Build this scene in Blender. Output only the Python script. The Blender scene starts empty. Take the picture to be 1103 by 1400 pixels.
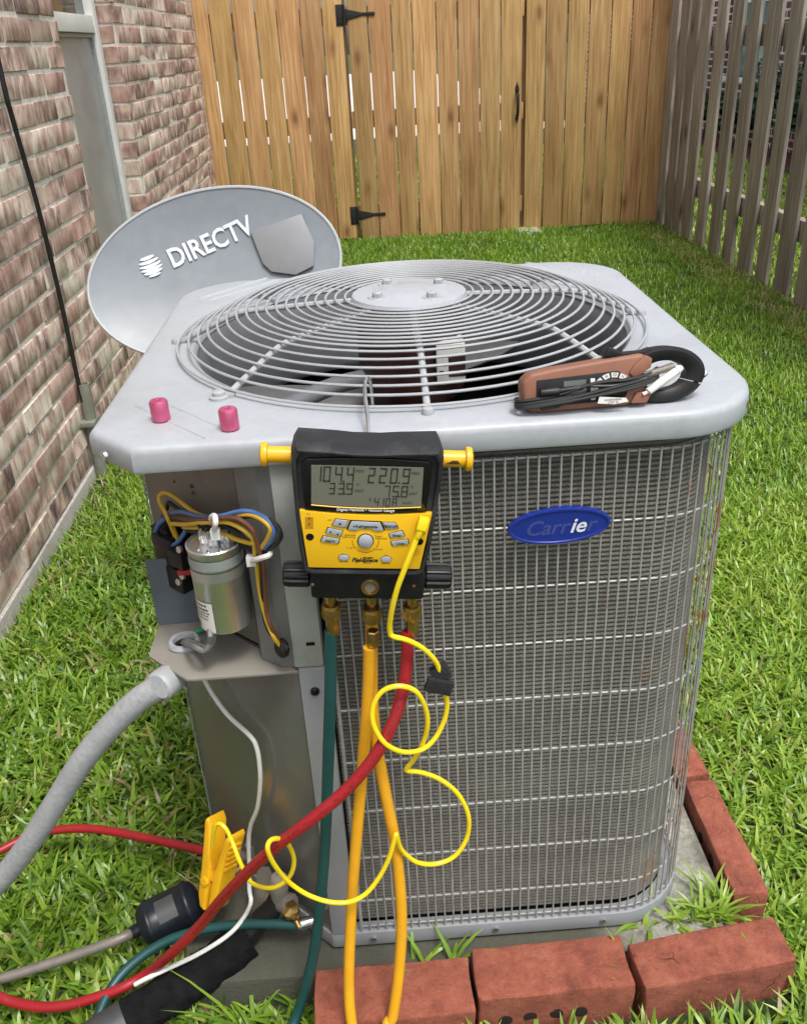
import bpy, bmesh, math, random
import numpy as np
from mathutils import Vector, Matrix
random.seed(7); rng = np.random.default_rng(11)
R = math.radians
S = bpy.context.scene
COL = S.collection

# ------------------------------------------------------------------ camera
cm = [0.997497, -0.051436, -0.048529, 0.066858, 0.462403, 0.884146, -0.023037, -0.885177, 0.464684, -0.049465, -0.761909, 1.068263]
cam = bpy.data.cameras.new('camera'); camo = bpy.data.objects.new('camera', cam); COL.objects.link(camo)
cam.sensor_fit = 'VERTICAL'; cam.sensor_height = 24.0; cam.lens = 24.0 * 1222.995 / 1400.0
cam.clip_start = 0.02; cam.clip_end = 500.0
camo.matrix_world = Matrix(((cm[0], cm[3], cm[6], cm[9]), (cm[1], cm[4], cm[7], cm[10]), (cm[2], cm[5], cm[8], cm[11]), (0, 0, 0, 1)))
S.camera = camo
# ------------------------------------------------------------------ sky, sun, exposure
SUN_EL, SUN_AZ = R(66), R(150)          # azimuth clockwise from +y
w = bpy.data.worlds.new('World'); S.world = w; w.use_nodes = True
nt = w.node_tree; bg = nt.nodes['Background']
sky = nt.nodes.new('ShaderNodeTexSky'); sky.sky_type = 'NISHITA'; sky.sun_disc = False
sky.sun_elevation = SUN_EL; sky.sun_rotation = SUN_AZ
sky.air_density = 1.0; sky.dust_density = 4.0; sky.ozone_density = 1.0
hs = nt.nodes.new('ShaderNodeHueSaturation'); hs.inputs['Saturation'].default_value = 0.38
nt.links.new(sky.outputs[0], hs.inputs['Color']); nt.links.new(hs.outputs[0], bg.inputs[0]); bg.inputs[1].default_value = 0.15
sl = bpy.data.lights.new('sun', 'SUN'); sl.energy = 1.5; sl.angle = R(14); sl.color = (1, .96, .9)
so = bpy.data.objects.new('sun', sl); COL.objects.link(so)
sd = Vector((math.sin(SUN_AZ) * math.cos(SUN_EL), math.cos(SUN_AZ) * math.cos(SUN_EL), math.sin(SUN_EL)))
so.rotation_euler = (-sd).to_track_quat('-Z', 'Y').to_euler(); so.location = (3, -2, 6)
S.view_settings.view_transform = 'Standard'; S.view_settings.look = 'None'
S.view_settings.gamma = 1.0; S.view_settings.use_curve_mapping = False; S.view_settings.exposure = 0.68
S.cycles.max_bounces = 6; S.cycles.diffuse_bounces = 3; S.cycles.glossy_bounces = 3; S.cycles.transmission_bounces = 2

# ------------------------------------------------------------------ materials
MATS = {}
def nodes(m):
    m.use_nodes = True
    n = m.node_tree.nodes; return n, m.node_tree.links, n['Principled BSDF']
def ramp(n, stops, interp='LINEAR'):
    r = n.new('ShaderNodeValToRGB'); r.color_ramp.interpolation = interp
    while len(r.color_ramp.elements) < len(stops): r.color_ramp.elements.new(.5)
    for e, (p, c) in zip(r.color_ramp.elements, stops):
        e.position = p; e.color = (*c, 1) if len(c) == 3 else c
    return r
def coords(n, l, scale=(1, 1, 1), rnd=0.0):
    tc = n.new('ShaderNodeTexCoord'); mp = n.new('ShaderNodeMapping'); mp.inputs['Scale'].default_value = scale
    src = tc.outputs['Object']
    if rnd:
        oi = n.new('ShaderNodeObjectInfo'); mu = n.new('ShaderNodeMath'); mu.operation = 'MULTIPLY'; mu.inputs[1].default_value = rnd
        l.new(oi.outputs['Random'], mu.inputs[0])
        ad = n.new('ShaderNodeVectorMath'); ad.operation = 'ADD'
        l.new(src, ad.inputs[0]); l.new(mu.outputs[0], ad.inputs[1]); src = ad.outputs[0]
    l.new(src, mp.inputs['Vector']); return mp.outputs[0]
def noise(n, l, vec, scale, detail=4, rough=.55, dist=0):
    t = n.new('ShaderNodeTexNoise'); t.inputs['Scale'].default_value = scale; t.inputs['Detail'].default_value = detail
    t.inputs['Roughness'].default_value = rough; t.inputs['Distortion'].default_value = dist
    l.new(vec, t.inputs['Vector']); return t.outputs[0]
def mix(n, l, fac, a, b, mode='MIX'):
    m = n.new('ShaderNodeMix'); m.data_type = 'RGBA'; m.blend_type = mode
    for sock, v in ((m.inputs[0], fac), (m.inputs[6], a), (m.inputs[7], b)):
        if hasattr(v, 'is_output'): l.new(v, sock)
        elif isinstance(v, (int, float)): sock.default_value = v
        else: sock.default_value = (*v, 1)
    return m.outputs[2]
def bump(n, l, h, strength, dist, bsdf):
    b = n.new('ShaderNodeBump'); b.inputs['Strength'].default_value = strength; b.inputs['Distance'].default_value = dist
    l.new(h, b.inputs['Height']); l.new(b.outputs[0], bsdf.inputs['Normal'])
def M(name, col, rough=.5, metal=0.0, var=.12, scale=40, bmp=0.0, bscale=None, dirt=None, dirt_amt=.5, dirt_scale=9, rnd=0.0, coat=0.0, spec=.5, bdist=.002):
    if name in MATS: return MATS[name]
    m = bpy.data.materials.new(name); n, l, b = nodes(m); MATS[name] = m
    v = coords(n, l, rnd=rnd)
    f = noise(n, l, v, scale, 5)
    c2 = tuple(min(1, c * (1 + var)) for c in col); c1 = tuple(c * (1 - var) for c in col)
    r = ramp(n, [(.3, c1), (.7, c2)]); l.new(f, r.inputs[0]); out = r.outputs[0]
    if dirt:
        f2 = noise(n, l, v, dirt_scale, 7, .65)
        r2 = ramp(n, [(.48, (0, 0, 0)), (.72, (dirt_amt,) * 3)]); l.new(f2, r2.inputs[0])
        out = mix(n, l, r2.outputs[0], out, dirt)
    l.new(out, b.inputs['Base Color']); b.inputs['Metallic'].default_value = metal
    rr = n.new('ShaderNodeMapRange'); l.new(f, rr.inputs[0]); rr.inputs[3].default_value = max(.03, rough - .08); rr.inputs[4].default_value = min(1, rough + .08)
    l.new(rr.outputs[0], b.inputs['Roughness'])
    if coat: b.inputs['Coat Weight'].default_value = coat
    b.inputs['Specular IOR Level'].default_value = spec
    if bmp: bump(n, l, noise(n, l, v, bscale or scale * 3, 6, .65), bmp, bdist, b)
    return m

def mat_house_brick():
    m = bpy.data.materials.new('house_brick'); n, l, b = nodes(m)
    v = coords(n, l, rnd=37.0)
    vs = coords(n, l, (1, 1, .24), rnd=37.0)
    oi = n.new('ShaderNodeObjectInfo')
    f = noise(n, l, vs, 34, 9, .72, .3)
    f2 = noise(n, l, v, 17, 3, .5)
    ad = n.new('ShaderNodeMath'); ad.operation = 'MULTIPLY_ADD'; l.new(f2, ad.inputs[0]); ad.inputs[1].default_value = .75; l.new(f, ad.inputs[2])
    sh = n.new('ShaderNodeMapRange'); l.new(oi.outputs['Random'], sh.inputs[0]); sh.inputs[3].default_value = -.46; sh.inputs[4].default_value = -.23
    a2 = n.new('ShaderNodeMath'); l.new(ad.outputs[0], a2.inputs[0]); l.new(sh.outputs[0], a2.inputs[1])
    r = ramp(n, [(.20, (.06, .05, .05)), (.33, (.20, .14, .125)), (.44, (.38, .245, .205)), (.53, (.51, .37, .305)), (.62, (.62, .51, .42)), (.76, (.72, .65, .55))])
    l.new(a2.outputs[0], r.inputs[0])
    # some bricks fired redder
    g = n.new('ShaderNodeMath'); g.operation = 'FRACT'; mm = n.new('ShaderNodeMath'); mm.operation = 'MULTIPLY'; mm.inputs[1].default_value = 7.31
    l.new(oi.outputs['Random'], mm.inputs[0]); l.new(mm.outputs[0], g.inputs[0])
    rr = ramp(n, [(.55, (0, 0, 0)), (.95, (.55, .55, .55))]); l.new(g.outputs[0], rr.inputs[0])
    out = mix(n, l, rr.outputs[0], r.outputs[0], (.37, .19, .155))
    f3 = noise(n, l, v, 30, 6, .7); r3 = ramp(n, [(.6, (0, 0, 0)), (.75, (.7, .7, .7))]); l.new(f3, r3.inputs[0])
    out = mix(n, l, r3.outputs[0], out, (.52, .46, .40))
    l.new(out, b.inputs['Base Color']); b.inputs['Roughness'].default_value = .9
    bump(n, l, noise(n, l, vs, 60, 6, .65), .7, .006, b); return m
def mat_wood(name, stops, knot, rough=.75, weather=None, rnd=60):
    m = bpy.data.materials.new(name); n, l, b = nodes(m)
    v1 = coords(n, l, (1, 1, .035), rnd=rnd); v2 = coords(n, l, (1, 1, .25), rnd=rnd); v3 = coords(n, l, (1, 1, .45), rnd=rnd)
    f = noise(n, l, v1, 90, 6, .6, .6); big = noise(n, l, v2, 7, 3)
    ad = n.new('ShaderNodeMath'); ad.operation = 'MULTIPLY_ADD'; l.new(big, ad.inputs[0]); ad.inputs[1].default_value = .5; l.new(f, ad.inputs[2])
    sb = n.new('ShaderNodeMath'); sb.operation = 'SUBTRACT'; l.new(ad.outputs[0], sb.inputs[0]); sb.inputs[1].default_value = .25
    r = ramp(n, stops); l.new(sb.outputs[0], r.inputs[0])
    oi = n.new('ShaderNodeObjectInfo')
    hv = n.new('ShaderNodeHueSaturation'); mr = n.new('ShaderNodeMapRange'); l.new(oi.outputs['Random'], mr.inputs[0]); mr.inputs[3].default_value = .78; mr.inputs[4].default_value = 1.18
    fr = n.new('ShaderNodeMath'); fr.operation = 'MULTIPLY'; fr.inputs[1].default_value = 13.7; l.new(oi.outputs['Random'], fr.inputs[0])
    fc = n.new('ShaderNodeMath'); fc.operation = 'FRACT'; l.new(fr.outputs[0], fc.inputs[0])
    mh = n.new('ShaderNodeMapRange'); l.new(fc.outputs[0], mh.inputs[0]); mh.inputs[3].default_value = .488; mh.inputs[4].default_value = .51
    l.new(mh.outputs[0], hv.inputs['Hue'])
    l.new(mr.outputs[0], hv.inputs['Value']); l.new(r.outputs[0], hv.inputs['Color'])
    vo = n.new('ShaderNodeTexVoronoi'); vo.inputs['Scale'].default_value = 6.5; vo.inputs['Randomness'].default_value = 1
    l.new(v3, vo.inputs['Vector'])
    kn = ramp(n, [(.06, (.85,) * 3), (.13, (.35,) * 3), (.22, (0, 0, 0))]); l.new(vo.outputs['Distance'], kn.inputs[0])
    out = mix(n, l, kn.outputs[0], hv.outputs[0], knot)
    st = noise(n, l, v2, 5, 5, .6); sr = ramp(n, [(.56, (0, 0, 0)), (.76, (.6,) * 3)]); l.new(st, sr.inputs[0])
    out = mix(n, l, sr.outputs[0], out, weather or knot)
    l.new(out, b.inputs['Base Color']); b.inputs['Roughness'].default_value = rough
    bump(n, l, f, .35, .002, b); return m
def mat_concrete(name, col, stain, amt=.7):
    m = bpy.data.materials.new(name); n, l, b = nodes(m)
    v = coords(n, l); f = noise(n, l, v, 160, 6, .7); g = noise(n, l, v, 14, 6, .6)
    r = ramp(n, [(.3, tuple(c * .6 for c in col)), (.7, tuple(min(1, c * 1.3) for c in col))]); l.new(f, r.inputs[0])
    r2 = ramp(n, [(.42, (0, 0, 0)), (.66, (amt,) * 3)]); l.new(g, r2.inputs[0])
    fac = r2.outputs[0]
    if name == 'concrete':      # darker over the left of the pad, paler at its right end
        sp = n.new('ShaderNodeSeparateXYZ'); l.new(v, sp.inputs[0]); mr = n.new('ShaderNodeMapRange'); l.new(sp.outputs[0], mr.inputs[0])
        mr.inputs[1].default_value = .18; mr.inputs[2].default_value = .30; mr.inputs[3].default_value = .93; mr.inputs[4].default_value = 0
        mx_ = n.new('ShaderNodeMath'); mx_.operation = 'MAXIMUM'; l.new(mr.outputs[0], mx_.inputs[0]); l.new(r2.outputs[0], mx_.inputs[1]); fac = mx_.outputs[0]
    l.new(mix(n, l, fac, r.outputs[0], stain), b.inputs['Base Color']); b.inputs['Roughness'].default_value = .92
    bump(n, l, f, .8, .003, b); return m
def mat_grass():
    m = bpy.data.materials.new('grass_blades'); n, l, b = nodes(m)
    at = n.new('ShaderNodeAttribute'); at.attribute_name = 'tint'
    r = ramp(n, [(0, (.048, .115, .012)), (.35, (.13, .255, .024)), (.62, (.25, .41, .042)), (.8, (.39, .51, .085)), (.9, (.36, .31, .13)), (1, (.38, .29, .16))])
    l.new(at.outputs['Fac'], r.inputs[0]); l.new(r.outputs[0], b.inputs['Base Color'])
    b.inputs['Roughness'].default_value = .36; b.inputs['Specular IOR Level'].default_value = .55
    tr = n.new('ShaderNodeBsdfTranslucent'); l.new(r.outputs[0], tr.inputs[0])
    ms = n.new('ShaderNodeMixShader'); ms.inputs[0].default_value = .35
    l.new(b.outputs[0], ms.inputs[1]); l.new(tr.outputs[0], ms.inputs[2])
    l.new(ms.outputs[0], n['Material Output'].inputs[0]); return m
def mat_leaf(name, stops):
    m = bpy.data.materials.new(name); n, l, b = nodes(m)
    v = coords(n, l); f = noise(n, l, v, 14, 3); r = ramp(n, stops); l.new(f, r.inputs[0]); l.new(r.outputs[0], b.inputs['Base Color'])
    b.inputs['Roughness'].default_value = .5; return m
def mat_ground(name, stops, scale=3.0):
    m = bpy.data.materials.new(name); n, l, b = nodes(m)
    v = coords(n, l); f = noise(n, l, v, scale, 8, .7); r = ramp(n, stops); l.new(f, r.inputs[0]); l.new(r.outputs[0], b.inputs['Base Color'])
    b.inputs['Roughness'].default_value = .95; bump(n, l, noise(n, l, v, 60, 6, .7), .8, .02, b); return m
def mat_brick_far():
    m = bpy.data.materials.new('far_brick'); n, l, b = nodes(m)
    tc = n.new('ShaderNodeTexCoord'); sp = n.new('ShaderNodeSeparateXYZ'); cb = n.new('ShaderNodeCombineXYZ')
    l.new(tc.outputs['Object'], sp.inputs[0]); l.new(sp.outputs[1], cb.inputs[0]); l.new(sp.outputs[2], cb.inputs[1])
    t = n.new('ShaderNodeTexBrick'); t.inputs['Scale'].default_value = 1.0
    t.inputs['Brick Width'].default_value = .21; t.inputs['Row Height'].default_value = .068; t.inputs['Mortar Size'].default_value = .009
    t.inputs['Color1'].default_value = (.20, .065, .05, 1); t.inputs['Color2'].default_value = (.11, .05, .045, 1); t.inputs['Mortar'].default_value = (.62, .58, .54, 1)
    l.new(cb.outputs[0], t.inputs['Vector']); l.new(t.outputs[0], b.inputs['Base Color']); b.inputs['Roughness'].default_value = .9
    bump(n, l, t.outputs[1], -1.0, .006, b); return m
def mat_wire():
    m = bpy.data.materials.new('guard_wire'); n, l, b = nodes(m)
    g = n.new('ShaderNodeNewGeometry'); sp = n.new('ShaderNodeSeparateXYZ'); l.new(g.outputs['Position'], sp.inputs[0])
    f = noise(n, l, g.outputs['Position'], 26, 5, .7)
    mr = n.new('ShaderNodeMapRange'); l.new(sp.outputs[0], mr.inputs[0]); mr.inputs[1].default_value = .05; mr.inputs[2].default_value = .33; mr.inputs[3].default_value = -.14; mr.inputs[4].default_value = .055
    ad = n.new('ShaderNodeMath'); l.new(f, ad.inputs[0]); l.new(mr.outputs[0], ad.inputs[1])
    r = ramp(n, [(.55, (0, 0, 0)), (.64, (.9,) * 3)]); l.new(ad.outputs[0], r.inputs[0])
    base = ramp(n, [(.3, (.27, .275, .27)), (.7, (.41, .415, .40))]); l.new(f, base.inputs[0])
    l.new(mix(n, l, r.outputs[0], base.outputs[0], (.30, .13, .045)), b.inputs['Base Color'])
    b.inputs['Roughness'].default_value = .45; b.inputs['Metallic'].default_value = .15; return m
def mat_coil():
    m = bpy.data.materials.new('coil_fins'); n, l, b = nodes(m)
    g = n.new('ShaderNodeNewGeometry')
    mp = n.new('ShaderNodeMapping'); mp.inputs['Scale'].default_value = (1, 1, .05); l.new(g.outputs['Position'], mp.inputs[0])
    f = noise(n, l, mp.outputs[0], 700, 3, .6); d = noise(n, l, g.outputs['Position'], 9, 6, .65)
    r = ramp(n, [(.3, (.095, .09, .078)), (.7, (.235, .224, .193))]); l.new(f, r.inputs[0])
    r2 = ramp(n, [(.4, (0, 0, 0)), (.7, (.55,) * 3)]); l.new(d, r2.inputs[0])
    l.new(mix(n, l, r2.outputs[0], r.outputs[0], (.24, .23, .195)), b.inputs['Base Color'])
    b.inputs['Roughness'].default_value = .55; b.inputs['Metallic'].default_value = .35
    bump(n, l, f, .8, .0015, b); return m
def mat_cap():
    m = bpy.data.materials.new('capacitor_can'); n, l, b = nodes(m)
    v = coords(n, l); f = noise(n, l, v, 30, 3)
    r = ramp(n, [(.3, (.62, .63, .62)), (.7, (.78, .78, .76))]); l.new(f, r.inputs[0]); l.new(r.outputs[0], b.inputs['Base Color'])
    b.inputs['Metallic'].default_value = .9; b.inputs['Roughness'].default_value = .33; return m
def mat_paver():
    m = bpy.data.materials.new('paver_brick'); n, l, b = nodes(m)
    v = coords(n, l, rnd=19.0); f = noise(n, l, v, 30, 12, .78, .1); g = noise(n, l, v, 150, 5, .75)
    r = ramp(n, [(.28, (.11, .04, .03)), (.40, (.27, .074, .045)), (.54, (.39, .115, .068)), (.68, (.46, .17, .11)), (.82, (.49, .26, .19))]); l.new(f, r.inputs[0])
    r2 = ramp(n, [(.54, (0, 0, 0)), (.74, (.6,) * 3)]); l.new(g, r2.inputs[0])
    l.new(mix(n, l, r2.outputs[0], r.outputs[0], (.085, .04, .032)), b.inputs['Base Color']); b.inputs['Roughness'].default_value = .88
    hh = n.new('ShaderNodeTexVoronoi'); hh.feature = 'DISTANCE_TO_EDGE'; hh.inputs['Scale'].default_value = 14
    vd = n.new('ShaderNodeVectorMath'); vd.operation = 'MULTIPLY_ADD'; nn_ = n.new('ShaderNodeTexNoise'); nn_.inputs['Scale'].default_value = 25; l.new(v, nn_.inputs['Vector'])
    l.new(nn_.outputs['Color'], vd.inputs[0]); vd.inputs[1].default_value = (.05, .05, .05); l.new(v, vd.inputs[2]); l.new(vd.outputs[0], hh.inputs['Vector'])
    ck = ramp(n, [(.0, (0, 0, 0)), (.018, (1, 1, 1))]); l.new(hh.outputs['Distance'], ck.inputs[0])
    gate = ramp(n, [(.63, (1, 1, 1)), (.70, (0, 0, 0))]); l.new(noise(n, l, v, 9, 2), gate.inputs[0])
    mx2 = mix(n, l, 1.0, ck.outputs[0], gate.outputs[0], 'LIGHTEN')
    hsum = n.new('ShaderNodeMath'); hsum.operation = 'MULTIPLY_ADD'; l.new(noise(n, l, v, 110, 10, .78), hsum.inputs[0]); hsum.inputs[1].default_value = 1.3; l.new(mx2, hsum.inputs[2])
    bump(n, l, hsum.outputs[0], 1.0, .0045, b); return m

house_brick = mat_house_brick()
cedar = mat_wood('cedar', [(.24, (.28, .145, .050)), (.42, (.43, .24, .092)), (.58, (.55, .33, .142)), (.78, (.66, .44, .215))], (.20, .085, .028), .72, (.36, .20, .065))
weathered = mat_wood('weathered_wood', [(.22, (.14, .12, .10)), (.45, (.27, .235, .20)), (.6, (.38, .335, .29)), (.8, (.48, .435, .39))], (.06, .045, .035), .88, (.17, .135, .10))
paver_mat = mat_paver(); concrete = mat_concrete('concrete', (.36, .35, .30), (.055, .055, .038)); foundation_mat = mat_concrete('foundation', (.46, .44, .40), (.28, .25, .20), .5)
drive_mat = mat_concrete('driveway', (.62, .61, .58), (.5, .49, .46), .4)
grass_mat = mat_grass(); wire_mat = mat_wire(); coil_mat = mat_coil(); cap_mat = mat_cap(); far_brick = mat_brick_far()
mortar_mat = M('mortar', (.66, .62, .56), .95, var=.16, scale=60, bmp=.6, dirt=(.36, .32, .28), dirt_amt=.5)
cover_mat = M('cover_paint', (.375, .40, .43), .42, var=.05, scale=120, dirt=(.29, .30, .315), dirt_amt=.55, dirt_scale=11)
steel_paint = M('panel_paint', (.27, .285, .30), .42, var=.06, scale=18, dirt=(.24, .23, .21), dirt_amt=.5, dirt_scale=10)
lit_post_paint = M('lit_post_paint', (.36, .385, .36), .45, var=.08, scale=25, dirt=(.19, .20, .18), dirt_amt=.6, dirt_scale=12)  # upper post only: light falling on it put into the paler colour
mirror_paint = M('polished_panel', (.185, .187, .184), .26, var=.06, scale=10, metal=.3, dirt=(.17, .16, .145), dirt_amt=.5, dirt_scale=7)
box_mat = M('control_box_steel', (.20, .185, .165), .5, var=.10, scale=12, metal=.25, dirt=(.10, .085, .07), dirt_amt=.6, dirt_scale=14)
shelf_mat = M('shelf_steel', (.27, .255, .225), .5, var=.10, scale=16, metal=.2, dirt=(.20, .17, .14), dirt_amt=.7, dirt_scale=15)
flap_mat = M('flap_steel', (.115, .14, .165), .45, var=.10, scale=30, metal=.2)
grille_mat = M('grille_paint', (.36, .375, .39), .42, var=.06, scale=30, dirt=(.33, .34, .35), dirt_amt=.5, dirt_scale=18)
shroud_mat = M('shroud', (.19, .20, .215), .5, var=.08, scale=8, dirt=(.15, .15, .15), dirt_amt=.4)
dark_in = M('interior_dark', (.018, .018, .018), .8, var=.2)  # shade inside the unit put into the colour; the compressor itself is black
motor_mat = M('motor_shell', (.040, .014, .010), .45, var=.2, scale=20)
blade_mat = M('fan_blade', (.20, .20, .195), .45, metal=.5, var=.12, scale=9, dirt=(.15, .14, .12))
white_plastic = M('white_plastic', (.72, .73, .72), .4, var=.05)
label_mat = M('label_paper', (.66, .65, .62), .6, var=.08, scale=30)
black_plastic = M('black_plastic', (.009, .009, .010), .42, var=.25, scale=60, bmp=.15, spec=.35)
gloss_black = M('gloss_black', (.006, .006, .007), .16, var=.2)
rubber = M('rubber_boot', (.018, .019, .021), .62, var=.25, scale=40, bmp=.3, dirt=(.075, .078, .085), dirt_amt=.7, dirt_scale=22, spec=.35)
yellow_plastic = M('yellow_plastic', (.78, .42, .010), .34, var=.06, scale=30, dirt=(.45, .25, .03), dirt_amt=.3, dirt_scale=30)
keypad_yellow = M('keypad_yellow', (.80, .47, .012), .4, var=.04, scale=20)
button_mat = M('button_grey', (.34, .37, .41), .4, var=.05)
lcd_mat = M('lcd', (.15, .155, .12), .22, var=.05, scale=20)
ink = M('ink', (.018, .018, .018), .5, var=.1)
lcd_ink = M('lcd_ink', (.028, .03, .025), .4, var=.05)
red_ink = M('red_ink', (.35, .03, .02), .5)
brass = M('brass', (.52, .33, .11), .30, metal=.95, var=.2, scale=50, dirt=(.20, .13, .06), dirt_amt=.5, dirt_scale=40)
chrome = M('bright_steel', (.62, .62, .62), .25, metal=.95, var=.1)
rusty = M('rusty_screw', (.15, .055, .03), .8, var=.4, scale=200)
green_hose = M('green_hose', (.010, .062, .062), .40, var=.12, scale=20)
yellow_hose = M('yellow_hose', (.72, .35, .015), .38, var=.10, scale=20, dirt=(.45, .22, .03), dirt_amt=.35, dirt_scale=14)
red_hose = M('red_hose', (.31, .013, .019), .38, var=.12, scale=20, dirt=(.24, .015, .02), dirt_amt=.5, dirt_scale=14)
yellow_cable = M('yellow_cable', (.86, .66, .015), .36, var=.05)
white_wire = M('white_wire', (.74, .74, .71), .4, var=.06)
conduit_mat = M('conduit', (.34, .36, .375), .55, var=.08, scale=40, bmp=.4, dirt=(.20, .20, .20), dirt_amt=.5, dirt_scale=190)
pipe_mat = M('grey_pipe', (.21, .19, .165), .5, metal=.3, var=.2, scale=30, dirt=(.10, .08, .07), dirt_amt=.6, dirt_scale=25)
drier_mat = M('drier_paint', (.009, .012, .017), .4, var=.2, scale=30, spec=.35)
foam_mat = M('foam_insulation', (.009, .009, .010), .9, var=.4, scale=60, bmp=1.0, bscale=38, bdist=.010, spec=.12)
tape_mat = M('tape', (.05, .052, .055), .5, var=.1)
pink = M('pink_metal', (.60, .12, .24), .30, metal=.55, var=.06, scale=30)
orange_case = M('orange_case', (.235, .10, .058), .55, var=.12, scale=30, dirt=(.24, .10, .06), dirt_amt=.6, dirt_scale=22)
jaw_mat = M('jaw_plastic', (.008, .009, .008), .48, var=.2, spec=.3)
blue_badge = M('blue_badge', (.012, .030, .235), .25, var=.08, scale=30, coat=.3)
badge_edge = M('blue_badge_letter', (.05, .07, .26), .3, var=.1)
dish_mat = M('dish_paint', (.225, .252, .280), .36, var=.05, scale=60, dirt=(.165, .19, .21), dirt_amt=.5, dirt_scale=9)
dish_rim = M('dish_rim', (.42, .44, .45), .45, var=.05)
logo_white = M('logo_white', (.66, .71, .75), .5, var=.04)
plate_mat = M('plate_grey', (.232, .242, .255), .45, var=.04)
iron = M('black_iron', (.012, .012, .013), .5, var=.3)
vinyl = M('window_vinyl', (.70, .71, .69), .45, var=.05, scale=12, dirt=(.42, .42, .39), dirt_amt=.4)
bark_cable = M('black_cable', (.010, .010, .010), .5, var=.2)
pvc = M('grey_green_pipe', (.19, .20, .16), .6, var=.15, scale=30)
copper = M('old_copper', (.22, .13, .08), .45, metal=.7, var=.3, scale=40)
W = {'yellow': M('wire_yellow', (.66, .42, .03), .42, var=.08), 'blue': M('wire_blue', (.08, .17, .42), .42, var=.1), 'brown': M('wire_brown', (.13, .05, .03), .45, var=.1),
     'black': M('wire_black', (.016, .016, .016), .45, var=.1), 'red': M('wire_red', (.40, .03, .04), .45), 'green': M('wire_green', (.02, .24, .11), .45), 'grey': M('wire_grey', (.13, .135, .13), .5, var=.1)}
def mat_screen():
    m = bpy.data.materials.new('insect_screen'); n, l, b = nodes(m); MATS['screen'] = m
    v = coords(n, l); f = noise(n, l, v, 5, 4)
    r = ramp(n, [(.3, (.24, .255, .255)), (.7, (.33, .345, .345))]); l.new(f, r.inputs[0]); l.new(r.outputs[0], b.inputs['Base Color'])
    b.inputs['Roughness'].default_value = .42; b.inputs['Coat Weight'].default_value = .25; b.inputs['Coat Roughness'].default_value = .15; return m
screen_mat = mat_screen()
def mat_glass(name, col, rough=.04):
    m = bpy.data.materials.new(name); n, l, b = nodes(m); b.inputs['Base Color'].default_value = (*col, 1); b.inputs['Roughness'].default_value = rough
    b.inputs['Specular IOR Level'].default_value = .8; return m
glass_mat = mat_glass('window_glass', (.05, .06, .05)); far_glass = mat_glass('far_glass', (.12, .20, .19), .15)

# ------------------------------------------------------------------ geometry helpers: each returns (verts, faces)
def V3(p): return Vector(p)
class G:
    def __init__(s): s.v = []; s.f = []
    def add(s, vf):
        o = len(s.v); s.v += [tuple(p) for p in vf[0]]; s.f += [tuple(i + o for i in f) for f in vf[1]]; return s
    def vf(s): return s.v, s.f
def join(*gs):
    g = G()
    for a in gs: g.add(a)
    return g.vf()
def box(c, s):
    x, y, z = c; a, b, d = s[0] / 2, s[1] / 2, s[2] / 2
    v = [(x + i * a, y + j * b, z + k * d) for i in (-1, 1) for j in (-1, 1) for k in (-1, 1)]
    return v, [(0, 1, 3, 2), (4, 6, 7, 5), (0, 4, 5, 1), (2, 3, 7, 6), (0, 2, 6, 4), (1, 5, 7, 3)]
def box2(a, b): return box([(p + q) / 2 for p, q in zip(a, b)], [abs(q - p) for p, q in zip(a, b)])
def catmull(P, n=6, closed=False):
    P = [V3(p) for p in P]; out = []; N = len(P)
    rng_ = range(N if closed else N - 1)
    for i in rng_:
        p1, p2 = P[i], P[(i + 1) % N]
        p0 = P[i - 1] if (i > 0 or closed) else p1 * 2 - p2
        p3 = P[(i + 2) % N] if (i + 2 < N or closed) else p2 * 2 - p1
        for k in range(n):
            t = k / n
            out.append(.5 * ((2 * p1) + (p2 - p0) * t + (2 * p0 - 5 * p1 + 4 * p2 - p3) * t * t + (3 * p1 - p0 - 3 * p2 + p3) * t ** 3))
    if not closed: out.append(P[-1])
    return out
def tube(P, r, seg=8, n=5, closed=False, caps=True, rfun=None):
    pts = catmull(P, n, closed) if n else [V3(p) for p in P]
    N = len(pts); v = []; f = []
    T = []
    for i in range(N):
        a = pts[i - 1] if (i > 0 or closed) else pts[i]; b = pts[(i + 1) % N] if (i < N - 1 or closed) else pts[i]
        t = (b - a); T.append(t.normalized() if t.length > 1e-9 else (T[-1] if T else Vector((0, 0, 1))))
    u = T[0].orthogonal().normalized()
    for i in range(N):
        u = (u - T[i] * u.dot(T[i]))
        u = u.normalized() if u.length > 1e-6 else T[i].orthogonal().normalized()
        w_ = T[i].cross(u); rr = rfun(i / (N - 1)) * r if rfun else r
        for k in range(seg):
            a = 2 * math.pi * k / seg; v.append(pts[i] + (u * math.cos(a) + w_ * math.sin(a)) * rr)
    for i in range(N if closed else N - 1):
        j = (i + 1) % N
        for k in range(seg): f.append((i * seg + k, i * seg + (k + 1) % seg, j * seg + (k + 1) % seg, j * seg + k))
    if caps and not closed: f += [tuple(range(seg))[::-1], tuple((N - 1) * seg + k for k in range(seg))]
    return v, f
def rod(a, b, r, seg=10, r2=None):
    return tube([a, b], r, seg, 0, rfun=(lambda t: 1 + (r2 / r - 1) * t) if r2 else None)
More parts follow.
